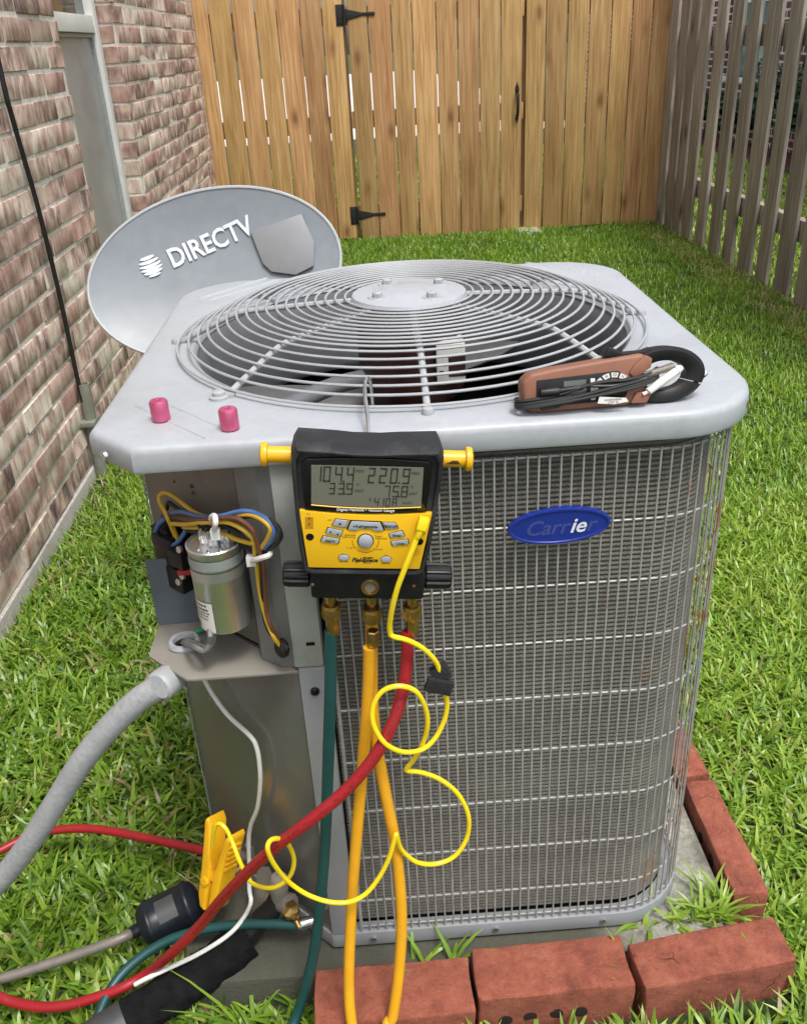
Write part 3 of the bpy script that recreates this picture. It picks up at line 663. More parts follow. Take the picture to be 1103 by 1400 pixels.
part('motor_conduit', tube([(-.06, CY - .02, .70), (-.11, CY - .07, .705), (-.19, CY - .16, .70), (-.235, CY - .215, .69)], .011, 10, 5), shroud_mat, mt)
part('compressor', lathe([(0, .38), (.05, .375), (.078, .35), (.082, .30), (.082, .10), (.07, .06), (0, .06)], (.0, CY + .02, 0), (0, 0, 1), 24), dark_in, ac)

# body outline with the diagonal service corner: panel from PA (front) to PB (left side)
PA = Vector((-.150, CY - HB)); PB = Vector((-.316, .168))
def body_path(h, rc, n=10):
    p = [Vector((PA.x, CY - h))]
    p.append(Vector((h - rc, CY - h)))
    for k in range(1, n + 1): a = R(-90 + 90 * k / n); p.append(Vector((h - rc + rc * math.cos(a), CY - h + rc + rc * math.sin(a))))
    for k in range(n + 1): a = R(90 * k / n); p.append(Vector((h - rc + rc * math.cos(a), CY + h - rc + rc * math.sin(a))))
    for k in range(n + 1): a = R(90 + 90 * k / n); p.append(Vector((-h + rc + rc * math.cos(a), CY + h - rc + rc * math.sin(a))))
    p.append(Vector((-h, PB.y))); return p
# corrugated coil: fin rows stacked up the height
def coil_vf():
    path = body_path(HB - .020, RC - .02, 9); path[0] = Vector((-.118, CY - HB + .02))
    fine = []
    for a, b in zip(path[:-1], path[1:]):
        k = max(1, int((b - a).length / .06))
        for j in range(k): fine.append(a.lerp(b, j / k))
    fine.append(path[-1]); N = len(fine); v = []; f = []
    nrm = []
    for i in range(N):
        t = (fine[min(N - 1, i + 1)] - fine[max(0, i - 1)]).normalized(); nrm.append(Vector((t.y, -t.x)))
    z = .058; rows = 0; pitch = .0056
    prof = [(0, 0), (.18, .0022), (.5, .0030), (.82, .0022), (1, 0)]
    while z < .722:
        for q, d in prof[:-1]:
            for i in range(N): p = fine[i] + nrm[i] * d; v.append((p.x, p.y, z + q * pitch))
            rows += 1
        z += pitch
    for r_ in range(rows - 1):
        for i in range(N - 1): f.append((r_ * N + i, r_ * N + i + 1, (r_ + 1) * N + i + 1, (r_ + 1) * N + i))
    return v, f
part('condenser_coil', coil_vf(), coil_mat, ac)
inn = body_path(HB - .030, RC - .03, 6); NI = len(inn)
part('inner_shade_sheet', ([(p.x, p.y, .06) for p in inn] + [(p.x, p.y, .722) for p in inn], [(i, i + 1, NI + i + 1, NI + i) for i in range(NI - 1)]), dark_in, ac)  # dark sheet added behind the coil, interior shade put into its colour
# base pan: a lip that runs round the body
bp = body_path(HB + .004, RC + .004, 10); bp = [PA + Vector((0, -.004))] + bp[1:] + [PB + Vector((-.004, 0))]
def band(path, z0, z1, th):
    N = len(path); cen = Vector((0, CY)); v = []; f = []
    for p in path:
        q = cen + (p - cen) * (1 - th / (p - cen).length)
        v += [(p.x, p.y, z0), (p.x, p.y, z1), (q.x, q.y, z1), (q.x, q.y, z0)]
    for i in range(N):
        j = (i + 1) % N
        for k in range(4): f.append((i * 4 + k, j * 4 + k, j * 4 + (k + 1) % 4, i * 4 + (k + 1) % 4))
    return v, f
base = part('base_pan', band(bp, ZB, ZB + .024, .020), steel_paint, ac, bevel=.002)
part('pan_floor', (lambda P: ([(p.x, p.y, ZB + .004) for p in P], [tuple(range(len(P)))]))([Vector((0, CY)) + (p - Vector((0, CY))) * .97 for p in bp]), dark_in, base)
for u in (-.098, .06, .20): part('screw', lathe([(.0045, 0), (.004, .003), (0, .004)], (u, CY - HB - .004, ZB + .013), (0, -1, 0), 8), chrome, base)
# wire guard
wg_path = body_path(HB, RC, 10); wg_path[0] = Vector((-.112, CY - HB))
rows_z = [.712, .637, .566, .495, .421, .345, .268, .191, .115, .068]
gd = part('wire_guard', tube([(-.112, CY - HB - .002, .716), (-.112, CY - HB - .002, .064)], .0022, 6, 0), wire_mat, ac)
for z in rows_z:
    pts = []
    for a, b in zip(wg_path[:-1], wg_path[1:]):
        pts.append((a.x, a.y, z))
    pts.append((wg_path[-1].x, wg_path[-1].y, z))
    part('cross_wire', tube([(x, y, zz) for x, y, zz in pts], .00125, 6, 0), wire_mat, gd)
vw = mesh_of('wire', rod((0, 0, -.326), (0, 0, .326), .00105, 6), wire_mat)
L = [0]
for a, b in zip(wg_path[:-1], wg_path[1:]): L.append(L[-1] + (b - a).length)
def along(s):
    for i in range(len(L) - 1):
        if L[i] <= s <= L[i + 1]:
            t = (s - L[i]) / (L[i + 1] - L[i]); p = wg_path[i].lerp(wg_path[i + 1], t); d = (wg_path[i + 1] - wg_path[i]).normalized(); return p, Vector((d.y, -d.x))
s = .0107; rest = G()
while s < L[-1]:
    p, nn = along(s); q = p + nn * .0023
    if s < 1.02: inst('wire', vw, gd, (q.x, q.y, .389), (random.uniform(-.0012, .0012), random.uniform(-.0015, .0015), 0))
    else: rest.add(rod((q.x, q.y, .065), (q.x, q.y, .715), .00105, 4))
    s += .0107
part('back_wires', rest.vf(), wire_mat, gd, kind='stuff')
# corner post (front flange) beside the coil, upper piece set in a little
part('corner_post', join(box2((-.1540, CY - HB - .0035, .486), (-.1225, CY - HB + .030, ZC + .010))), lit_post_paint, ac, bevel=.003)
lp = part('corner_post', join(prism([(-.1505, ZB + .024), (-.1195, ZB + .024), (-.1195, .485), (-.1505, .485)], CY - HB - .0045, CY - HB + .012, 'xz')), steel_paint, ac, bevel=.0025)
part('plug', lathe([(.0052, 0), (.0048, .0025), (.002, .0038), (0, .004)], (-.135, CY - HB - .0045, .455), (0, -1, 0), 12), gloss_black, lp)
part('slot', box2((-.1385, CY - HB - .0042, .5145), (-.1295, CY - HB - .0034, .5185)), gloss_black, ac)
part('corner_post', join(box2((HB + .0035, .30, ZB + .024), (HB + .0060, .345, ZC + .004)), box2((HB - .004, .345, ZB + .024), (HB + .0060, .348, ZC + .004))), steel_paint, ac, bevel=.001)
# diagonal panels
dv = (PB - PA).normalized(); dn = Vector((-dv.y, dv.x)); dn = dn if dn.dot(Vector((-1, -1))) > 0 else -dn
def diag(s0, s1, z0, z1, o0=0.0, th=.003):
    a = PA + dv * s0; b = PA + dv * s1; v = []
    for p in (a, b):
        for o in (o0, o0 - th):
            for z in (z0, z1): q = p + dn * o; v.append((q.x, q.y, z))
    return v, [(0, 1, 5, 4), (2, 6, 7, 3), (0, 2, 3, 1), (4, 5, 7, 6), (1, 3, 7, 5), (0, 4, 6, 2)]
DL = (PB - PA).length
lowp = part('service_panel', diag(.002, DL, ZB + .024, .4815), mirror_paint, ac, bevel=.001)
upp = part('control_box_back', diag(.006, DL, .4855, ZC + .010, -.001), box_mat, ac, bevel=.001)
for q in ((-0.2733,0.1296,0.6568), (-0.2508,0.1065,0.6602), (-0.2504,0.1060,0.6525)):
    part('rust_mark', lathe([(.0026, .0002), (.0018, .0012), (0, .0014)], q, (-.717, -.696, 0), 7), rusty, upp)
# raised wire channel on the right of the control box
def ch_pt(s_, o): q = PA + dv * s_ + dn * o; return q
ch = [ch_pt(.001, .002), ch_pt(.014, .011), ch_pt(.040, .015), ch_pt(.062, .001)]
part('wire_channel', ([(p.x, p.y, .486) for p in ch] + [(p.x, p.y, ZC + .008) for p in ch], [(i, i + 1, 5 + i, 4 + i) for i in range(3)]), M('channel_steel', (.20, .205, .20), .4, metal=.35, var=.08, scale=14, dirt=(.13, .12, .11), dirt_amt=.5), upp, angle=25)
hol = (-0.1630,-0.0027,0.5209)
part('wire_hole', lathe([(.0, .0006), (.0075, .0006), (.0095, .002), (.0105, .001), (.0105, -.002)], hol, (-.717, -.696, .25), 18), gloss_black, upp)
# shelf, side flap
sh = [(-.150, .004), (-.262, .003), (-.268, .004), (-.3165, .050), (-.3170, .062), (-.3165, .166), (-.312, .164)]
part('shelf', prism(sh, .4815, .4850, 'xy'), shelf_mat, ac, bevel=.0008)
part('shelf_hole_rim', lathe([(.0175, 0), (.0185, .003), (.0165, .0065), (.0125, .0065), (.0115, 0)], (-0.2796,0.0668,0.4850), (0, 0, 1), 20), conduit_mat, ac)
part('shelf_hole', lathe([(.0, .0005), (.0118, .0004), (.0118, -.001)], (-0.2794,0.0661,0.4855), (0, 0, 1), 18), gloss_black, ac)
fl0 = Vector((-.3168, .108)); fl1 = Vector((-.2640, .110))
fd = (fl1 - fl0).normalized(); fn = Vector((fd.y, -fd.x))
part('side_flap', ([(*(p + fn * o), z) for p in (fl0, fl1) for o in (0, -.002) for z in (.4855, .572)], [(0, 1, 5, 4), (2, 6, 7, 3), (0, 2, 3, 1), (4, 5, 7, 6), (1, 3, 7, 5), (0, 4, 6, 2)]), flap_mat, ac)
# badge
bc = (.1225, CY - HB - .006, .6395)
def badge_pts(rx, rz, y): return [(bc[0] + u, y, bc[2] + v_ + u * .03) for u, v_ in ellipse(0, 0, rx, rz, 48)]
def ell_loft(levels):
    v = []; f = []; n = 48
    for rx, rz, y in levels: v += badge_pts(rx, rz, y)
    for i in range(len(levels) - 1):
        for k in range(n): f.append((i * n + k, i * n + (k + 1) % n, (i + 1) * n + (k + 1) % n, (i + 1) * n + k))
    f.append(tuple((len(levels) - 1) * n + k for k in range(n))); return v, f
y0 = bc[1]
bd = part('badge', ell_loft([(.0505, .0195, y0 + .003), (.0512, .0200, y0 - .001), (.0500, .0190, y0 - .0035), (.0478, .0172, y0 - .0035), (.0470, .0166, y0 - .0022)]), blue_badge, ac, angle=30)
def badge_text(s_, size, u, mat, lift=.0028, **k):
    t = place(text_vf(s_, size, shear=.3, **k), lambda a, b, c: (bc[0] + u + a, y0 - lift, bc[2] - .001 + b + (u + a) * .03))
    part('lettering', t, mat, bd, smooth=False)
def adv(t_): return max(p[0] for p in text_vf(t_, .0225, align='LEFT')[0])
u_ = -.0345
for t_, m_, lf in (('Carr', badge_edge, .0026), ('ie', logo_white, .0031), ('r', badge_edge, .0026)):
    badge_text(t_, .0225, u_, m_, lf, bold=.0004, align='LEFT'); u_ += adv(t_) + .0012

# ================================================================== things in the control box
cpx, cpy = -.2215, .0335
capo = thing('run_capacitor', 'silver cylindrical run capacitor with a paper label in the open control box', 'capacitor', (cpx, cpy, .536))
can = part('can', lathe([(0, 0), (.0265, 0), (.0275, .0015), (.0275, .092), (.0285, .0935), (.0285, .096), (.0272, .097), (.026, .0945), (0, .0945)], (cpx, cpy, .536), (.0, .0, 1), 40), cap_mat, capo)
def wrap(z0, z1, a0, a1, r, n=14):
    v = []; 
    for k in range(n + 1):
        a = R(a0 + (a1 - a0) * k / n)
        for z in (z0, z1): v.append((cpx + r * math.cos(a), cpy + r * math.sin(a), z))
    return v, [(2 * k, 2 * k + 2, 2 * k + 3, 2 * k + 1) for k in range(n)]
part('label', wrap(.538, .574, -170, -105, .0278), label_mat, can)
pr = random.Random(2); pl = []
for i, z in enumerate((.569, .564, .5605, .557, .553)):
    a = -166
    while a < -118:
        b = a + pr.uniform(3, 8); pl.append(wrap(z, z + (.0022 if i < 2 else .0014), a, b, .0280, 3)); a = b + pr.uniform(1, 3)
for a in range(-167, -146, 2): pl.append(wrap(.5405, .548, a, a + pr.choice((.6, 1.2)), .0280, 1))
part('label_print', join(*pl), ink, can, smooth=False)
part('strap_band', wrap(.598, .609, -180, 180, .0279, 40), M('strap_steel', (.50, .51, .50), .35, metal=.8, var=.08), can)
part('strap_band', wrap(.612, .623, -180, 180, .0279, 40), M('strap_dull', (.30, .34, .33), .5, metal=.3, var=.08), can)
for (u, v_) in ((.0, .0), (.010, .008), (-.009, .006)):
    tm = part('terminal', join(box((cpx + u, cpy + v_ - .004, .637), (.010, .006, .014)), box((cpx + u - .002, cpy + v_ - .008, .640), (.003, .003, .016)), box((cpx + u + .003, cpy + v_ - .008, .638), (.003, .003, .012))), chrome, can, bevel=.0006)
    part('boot', box((cpx + u, cpy + v_ + .004, .641), (.012, .009, .017)), black_plastic, tm, bevel=.002)
for a in (-100, -60, -140): part('rivet', lathe([(.0022, 0), (.0018, .0012), (0, .0016)], (cpx + .018 * math.cos(R(a)), cpy + .018 * math.sin(R(a)), .6305), (0, 0, 1), 10), chrome, can)
ctr = thing('contactor', 'black contactor relay behind the capacitor in the open control box', 'contactor', (-.285, .085, .53))
def boxo(c, sd_, so_, sz_):      # box set square to the diagonal panel
    c = Vector(c); a = Vector((dv.x, dv.y, 0)) * sd_ / 2; o_ = Vector((dn.x, dn.y, 0)) * so_ / 2; z_ = Vector((0, 0, sz_ / 2))
    v = [c + a * i + o_ * j + z_ * k for i in (-1, 1) for j in (-1, 1) for k in (-1, 1)]
    return v, [(0, 1, 3, 2), (4, 6, 7, 5), (0, 4, 5, 1), (2, 3, 7, 6), (0, 2, 6, 4), (1, 5, 7, 3)]
part('housing', join(boxo((-0.2862,0.1213,0.5759), .036, .028, .046), boxo((-0.2800,0.1121,0.5493), .034, .026, .030), boxo((-0.2919,0.1301,0.5950), .030, .022, .018), boxo((-0.2748,0.0866,0.5841), .026, .008, .020)), black_plastic, ctr, bevel=.002)
part('coil_winding', lathe([(0, 0), (.009, 0), (.011, .002), (.011, .010), (.008, .012), (0, .012)], (-0.2960,0.1285,0.5887), (-.717, -.696, .1), 16), gloss_black, ctr)
for p in ((-0.2689,0.0834,0.5974), (-0.2720,0.0866,0.5624), (-0.2791,0.0940,0.5508), (-0.2998,0.1297,0.5817)): part('screw', lathe([(.0045, 0), (.004, .003), (.001, .0036), (0, .003)], p, (-.6, -.75, .2), 10), chrome, ctr)
part('spade_terminal', box((-0.2699,0.0844,0.5683), (.014, .006, .006)), W['red'], ctr, bevel=.001)
wb = thing('wire_bundle', 'looped bundle of yellow, brown, blue and black wires tied above the capacitor', 'wires', (-.24, .04, .62))
WR = .0024
def wire(col, pts, r=WR): part('wire', tube(pts, r, 8, 5), W[col], wb)
wire('yellow', [(-0.2792,0.1170,0.5874), (-0.2788,0.1109,0.5970), (-0.2800,0.1063,0.6127), (-0.2840,0.1076,0.6304), (-0.2901,0.1167,0.6398), (-0.2889,0.1184,0.6468), (-0.2805,0.1126,0.6518), (-0.2687,0.1005,0.6514), (-0.2553,0.0838,0.6490), (-0.2437,0.0689,0.6481), (-0.2300,0.0491,0.6530), (-0.2131,0.0259,0.6608), (-0.1931,0.0082,0.6718), (-0.1757,-0.0068,0.6802), (-0.1630,-0.0170,0.6796), (-0.1554,-0.0220,0.6724), (-0.1590,-0.0183,0.6601), (-0.1681,-0.0089,0.6440)])
wire('yellow', [(-0.2747,0.1037,0.5963), (-0.2763,0.0996,0.6144), (-0.2753,0.0929,0.6238), (-0.2563,0.0705,0.6338), (-0.2335,0.0412,0.6499), (-0.2149,0.0192,0.6610), (-0.1988,0.0055,0.6668), (-0.1849,-0.0031,0.6636), (-0.1760,-0.0065,0.6553), (-0.1752,-0.0045,0.6467), (-0.1762,-0.0006,0.6335), (-0.1771,0.0032,0.6154), (-0.1784,0.0074,0.5925), (-0.1777,0.0067,0.5719), (-0.1747,0.0036,0.5499), (-0.1696,-0.0017,0.5355), (-0.1646,0.0019,0.5202)])
wire('yellow', [(-0.2618,0.0847,0.6234), (-0.2447,0.0613,0.6342), (-0.2256,0.0388,0.6446), (-0.2098,0.0254,0.6448), (-0.1947,0.0127,0.6439), (-0.1808,-0.0002,0.6459), (-0.1743,-0.0082,0.6503)])
wire('yellow', [(-0.1752,0.0041,0.6236), (-0.1767,0.0086,0.6004), (-0.1773,0.0106,0.5780), (-0.1768,0.0101,0.5566), (-0.1711,0.0027,0.5413), (-0.1623,0.0023,0.5219)], .0016)
wire('brown', [(-0.2795,0.1116,0.6254), (-0.2570,0.0769,0.6362), (-0.2356,0.0462,0.6504), (-0.2142,0.0184,0.6652), (-0.1914,-0.0022,0.6754), (-0.1806,-0.0075,0.6721), (-0.1731,-0.0124,0.6655), (-0.1712,-0.0115,0.6519), (-0.1697,-0.0101,0.6386), (-0.1682,-0.0089,0.6236), (-0.1705,-0.0036,0.5988), (-0.1733,0.0007,0.5669), (-0.1707,-0.0019,0.5490), (-0.1645,0.0018,0.5259)])
wire('brown', [(-0.2946,0.1329,0.6136), (-0.2682,0.0942,0.6303), (-0.2387,0.0552,0.6480), (-0.2119,0.0218,0.6652), (-0.1897,0.0018,0.6716), (-0.1759,-0.0095,0.6664)])
wire('black', [(-0.2852,0.1203,0.6281), (-0.2801,0.1151,0.6390), (-0.2661,0.0978,0.6375), (-0.2446,0.0699,0.6431), (-0.2253,0.0442,0.6517), (-0.2054,0.0237,0.6552), (-0.1892,0.0128,0.6442), (-0.1769,0.0030,0.6362), (-0.1707,-0.0034,0.6269), (-0.1748,0.0051,0.5937), (-0.1777,0.0082,0.5580), (-0.1746,0.0064,0.5368), (-0.1664,0.0066,0.5203)])
wire('black', [(-0.2924,0.1249,0.6176), (-0.2712,0.0973,0.6331), (-0.2375,0.0568,0.6485), (-0.2132,0.0261,0.6600), (-0.1906,0.0085,0.6702), (-0.1662,-0.0109,0.6799), (-0.1512,-0.0220,0.6773), (-0.1458,-0.0262,0.6672), (-0.1522,-0.0196,0.6535), (-0.1678,-0.0063,0.6370)])
wire('black', [(-0.2626,0.0913,0.6162), (-0.2416,0.0639,0.6288), (-0.2094,0.0279,0.6501), (-0.1939,0.0148,0.6513), (-0.1830,0.0065,0.6442)])
wire('black', [(-0.2886,0.1238,0.6074), (-0.2932,0.1257,0.5961), (-0.2897,0.1192,0.5869), (-0.2766,0.1086,0.5848), (-0.2669,0.0986,0.5969)], .002)
wire('blue', [(-0.2856,0.1092,0.6228), (-0.2968,0.1179,0.6112), (-0.3039,0.1253,0.5962), (-0.3022,0.1235,0.5864), (-0.2906,0.1116,0.5869), (-0.2753,0.0957,0.5983), (-0.2651,0.0881,0.6113), (-0.2598,0.0856,0.6199)])
wire('blue', [(-0.2818,0.1111,0.6250), (-0.2717,0.0978,0.6351), (-0.2598,0.0826,0.6428), (-0.2421,0.0602,0.6493), (-0.2267,0.0400,0.6566), (-0.2049,0.0146,0.6699), (-0.1874,0.0023,0.6793), (-0.1740,-0.0072,0.6833), (-0.1602,-0.0170,0.6812), (-0.1526,-0.0221,0.6744), (-0.1536,-0.0210,0.6627), (-0.1652,-0.0105,0.6447)])
wire('grey', [(-0.3070,0.1427,0.5620), (-0.3016,0.1315,0.5533), (-0.2921,0.1188,0.5491), (-0.2799,0.1062,0.5531)], .002)
wire('black', [(-0.1997,0.0294,0.6309), (-0.1855,0.0147,0.6317), (-0.1746,0.0006,0.6311)])
def tie(pts, head): 
    part('cable_tie', join(tube(pts, .0028, 8, 5), box(head, (.009, .008, .010))), white_plastic, wb, bevel=0)
tie([(-0.2229,0.0417,0.6468), (-0.2166,0.0181,0.6668), (-0.2112,0.0097,0.6727), (-0.2100,0.0026,0.6685), (-0.2142,0.0098,0.6572)], (-0.2137,0.0122,0.6515))
tie([(-0.1605,-0.0053,0.6374), (-0.1600,-0.0201,0.6421), (-0.1678,-0.0193,0.6392), (-0.1764,-0.0090,0.6315), (-0.1838,0.0101,0.6199)], (-0.1812,0.0016,0.6253))
mb = thing('supply_leads', 'grey supply leads and a green ground wire rising from the shelf hole', 'wires', (-0.2792,0.0654,0.4860))
part('lead', tube([(-0.2845,0.0922,0.4700), (-0.2744,0.0565,0.4970), (-0.2607,0.0411,0.5030), (-0.2428,0.0100,0.5185), (-0.2350,0.0120,0.5266), (-0.2321,0.0200,0.5439), (-0.2475,0.0872,0.5284)], .0034, 8, 5), W['grey'], mb)
part('lead', tube([(-0.2879,0.0870,0.4700), (-0.2777,0.0583,0.4930), (-0.2558,0.0120,0.5200), (-0.2446,0.0060,0.5178), (-0.2377,0.0080,0.5251), (-0.2377,0.0160,0.5379), (-0.2711,0.1144,0.4974)], .0034, 8, 5), W['grey'], mb)
part('lead', tube([(-0.2743,0.0815,0.4870), (-0.2624,0.0844,0.4920), (-0.2471,0.0912,0.4960)], .0028, 8, 3), W['green'], mb)

# ================================================================== satellite dish behind the unit
dish_c = Vector((-.324, .90, .7123))
dish = thing('satellite_dish', 'grey oval satellite dish with white lettering behind the air conditioner', 'satellite dish', (-.25, .95, .0))
dn_ = Vector((.0417, -.889, .456)).normalized(); du = Vector((.9828, .1188, .1416)); du = (du - dn_ * du.dot(dn_)).normalized(); dw = Vector((-.18, .4422, .8786)); dw = (dw - dn_ * dw.dot(dn_) - du * dw.dot(du)).normalized()
DA, DB, DEP = .2314, .1524, .030
def dpt(u, v_, lift=0.0):   # concave face
    q = (u / DA) ** 2 + (v_ / DB) ** 2
    return dish_c + du * u + dw * v_ - dn_ * (DEP * (1 - q) - lift)
def dish_vf():
    v = []; f = []; nr, na = 12, 72
    for side, lift in ((0, 0), (1, -.0025)):
        for i in range(nr + 1):
            for k in range(na):
                a = 2 * math.pi * k / na; r = i / nr; v.append(dpt(DA * r * math.cos(a), DB * r * math.sin(a), lift))
    m_ = (nr + 1) * na
    for side in (0, 1):
        for i in range(nr):
            for k in range(na):
                q = (side * m_ + i * na + k, side * m_ + i * na + (k + 1) % na, side * m_ + (i + 1) * na + (k + 1) % na, side * m_ + (i + 1) * na + k); f.append(q)
    for k in range(na): f.append((nr * na + k, nr * na + (k + 1) % na, m_ + nr * na + (k + 1) % na, m_ + nr * na + k))
    return v, f
refl = part('reflector', dish_vf(), dish_mat, dish, angle=60)
part('rim', tube([dpt(DA * math.cos(2 * math.pi * k / 72), DB * math.sin(2 * math.pi * k / 72), -.001) for k in range(72)], .0030, 6, 0, closed=True), dish_rim, refl)
def on_dish(vf, u0, v0, ang, lift=.0032):
    ca, sa = math.cos(ang), math.sin(ang)
    return [tuple(dpt(u0 + a * ca - b * sa, v0 + a * sa + b * ca, lift)) for a, b, c in vf[0]], vf[1]
lv_ = text_vf('DIRECTV', .047, bold=.0010, align='LEFT'); lw = max(p[0] for p in lv_[0])
part('lettering', on_dish(([(a * .166 / lw, b, c) for a, b, c in lv_[0]], lv_[1]), -.0775, .0475, R(9.9)), logo_white, refl, smooth=False)
GLB = (-.1121, .0447, R(9.9))
gl = []
for i, v_ in enumerate((-.0170, -.0105, -.0040, .0025, .0090, .0155)):
    r = .0205; hw = math.sqrt(max(0, r * r - v_ * v_)); up_ = []; dn2 = []
    for k in range(13):
        t = -1 + 2 * k / 12; th = .0028 * math.sqrt(max(0, 1 - t * t)) * (1.0 if abs(v_) < .016 else .6) + .0003
        bow = -.0032 * (1 - t * t) * (1 - abs(v_) / .0215); up_.append((t * hw, v_ + bow + th, 0)); dn2.append((t * hw, v_ + bow - th, 0))
    pts = up_ + dn2; gl.append((pts, [(k, k + 1, 14 + k, 13 + k) for k in range(12)]))
part('emblem', on_dish(join(*gl), GLB[0], GLB[1], GLB[2]), logo_white, refl, smooth=False)
PLT = [(.0795, .0638), (.0870, .0023), (.0991, -.0163), (.1404, -.0335), (.1764, -.0267), (.1882, .0143), (.1775, .0695)]
pv = [dpt(u, v_, .008) for u, v_ in PLT] + [dpt(u, v_, .003) for u, v_ in PLT]; npl = len(PLT)
part('cover_plate', ([tuple(p) for p in pv], [tuple(range(npl)), tuple(range(2 * npl - 1, npl - 1, -1))] + [(i, (i + 1) % npl, (i + 1) % npl + npl, i + npl) for i in range(npl)]), plate_mat, dish, bevel=.0015, label='flat grey plate mounted over the lettering')
bk = dish_c - dn_ * (DEP + .075)
part('bracket', join(box(bk, (.09, .05, .12)), rod(dish_c - dn_ * (DEP + .004), bk, .04, 14)), M('bracket_steel', (.25, .26, .27), .5, metal=.5), dish, bevel=.004)
part('mast', tube([bk + Vector((0, .02, 0)), bk + Vector((0, .05, -.2)), (-.25, .96, .05), (-.25, .96, -.05)], .024, 14, 4), M('mast_steel', (.30, .31, .32), .5, metal=.5), dish)
part('foot_plate', box2((-.33, .88, -.05), (-.17, 1.04, -.012)), M('mast_steel', (.3, .3, .3)), dish, bevel=.004)

# ================================================================== pink caps on the cover
def cap(p, label, rz):
    t = thing('locking_cap', label, 'cap', (p[0], p[1], ZT), 'pink caps on the cover')
    b_ = part('body', lathe([(.0082, 0), (.0090, .0008), (.0090, .0185), (.0078, .0205), (.0030, .0208), (.0024, .0195), (.0024, .012), (0, .012)], (p[0], p[1], ZT), (0, 0, 1), 28), pink, t, angle=35)
    part('key_hole', lathe([(0, .0125), (.0023, .0125), (.0023, .0190)], (p[0], p[1], ZT), (0, 0, 1), 10), gloss_black, b_)
cap((-0.2590,0.0661,0.7530), 'pink metal cap nearer the left corner of the cover', 0)
cap((-0.1878,0.0313,0.7530), 'pink metal cap closer to the gauge, right of the other cap', 0)

# ================================================================== clamp meter lying on the cover
MX, MY = .0885, .0175
cmt = thing('clamp_meter', 'brown and black clamp meter wrapped in black test leads on the cover', 'clamp meter', (MX, MY, ZT + .0005), rot=(R(-14), R(-1.2), R(1))); cmt.scale = (.96, .92, .82)
LEN = .128
body_poly = rrect(0, LEN, 0, .046, .009, 4)
part('case', prism([(0.0, .010), (.006, .002), (.02, .0), (.100, .0), (.118, .004), (.122, .016), (.121, .032), (.126, .050), (.118, .0575), (.085, .0545), (.03, .0490), (.008, .0455), (.0, .037)], 0, .030, 'xz'), orange_case, cmt, bevel=.0055, bseg=3)
face = part('face', prism([(.012, .0065), (.098, .0075), (.101, .016), (.099, .0345), (.094, .0405), (.014, .0375)], -.0012, .004, 'xz'), black_plastic, cmt, bevel=.0008)
part('display', box2((.040, -.0020, .0115), (.062, -.0010, .034)), M('meter_lcd', (.11, .13, .115), .25), face)
part('button', box2((.066, -.0032, .010), (.0705, -.0010, .0165)), label_mat, face, bevel=.0006)
part('button', box2((.066, -.0032, .0185), (.0705, -.0010, .0245)), label_mat, face, bevel=.0006)
part('button', box2((.066, -.0032, .0275), (.0705, -.0010, .0345)), label_mat, face, bevel=.0006)
dial = part('dial', lathe([(.0135, -.0006), (.0135, .0022), (.011, .0034), (0, .0034)], (.0885, -.0012, .0185), (0, -1, 0), 28), gloss_black, cmt)
def arc(cx, cz, r0, r1, a0, a1, y, n=10):
    v = []
    for k in range(n + 1):
        a = R(a0 + (a1 - a0) * k / n); v += [(cx + r0 * math.cos(a), y, cz + r0 * math.sin(a)), (cx + r1 * math.cos(a), y, cz + r1 * math.sin(a))]
    return v, [(2 * k, 2 * k + 1, 2 * k + 3, 2 * k + 2) for k in range(n)]
part('dial_marks', join(*[arc(.0885, .0185, .0150, .0205, a, a + 21, -.00155, 4) for a in range(20, 160, 27)]), label_mat, face, smooth=False)
part('dial_print', join(*[instxt(t, .0045, .0885 + .0178 * math.cos(R(a)), .0185 + .0178 * math.sin(R(a)), -.0018) for t, a in (('A', 30), ('V', 57), ('\u03a9', 84), ('A', 111), ('V', 138))]), ink, face, smooth=False)
part('dial_stripe', arc(.0885, .0185, .0120, .0136, 25, 150, -.0050, 12), red_ink, dial, smooth=False)
# jaw
def ring_poly(a0, a1, n=30):
    cx, cz = .141, .030; o = []; i_ = []
    for k in range(n + 1):
        a = a0 + (a1 - a0) * k / n; o.append((cx + .0415 * math.cos(R(a)), cz + .0325 * math.sin(R(a)))); i_.append((cx + .0225 * math.cos(R(a)), cz + .0165 * math.sin(R(a))))
    return o, i_
def jaw(a0, a1, y0_, y1_, n=30):
    o, i_ = ring_poly(a0, a1, n); v = []; f = []
    for (ox, oz), (ix, iz) in zip(o, i_):
        mx, mz = (ox + ix) / 2, (oz + iz) / 2
        v += [(ox, y0_ + .004, oz), (ox * .75 + ix * .25, y0_, oz * .75 + iz * .25), (ox * .25 + ix * .75, y0_, oz * .25 + iz * .75), (ix, y0_ + .003, iz), (ix, y1_ - .003, iz), (mx, y1_, mz), (ox, y1_ - .004, oz)]
    for k in range(n):
        for j in range(7): f.append((k * 7 + j, k * 7 + (j + 1) % 7, (k + 1) * 7 + (j + 1) % 7, (k + 1) * 7 + j))
    f += [tuple(range(7))[::-1], tuple(n * 7 + j for j in range(7))]; return v, f
part('jaw', jaw(-24, 190, .004, .026), jaw_mat, cmt)
lj = part('jaw', jaw(-170, -26, .004, .026), jaw_mat, cmt)
part('jaw_tip', prism([(.1755, .0165), (.1865, .0265), (.1745, .0210)], .008, .022, 'xz'), jaw_mat, lj, bevel=.001)
part('jaw_arrow', box2((.1795, .0090, .0225), (.1850, .0210, .0300)), label_mat, lj, bevel=.001)
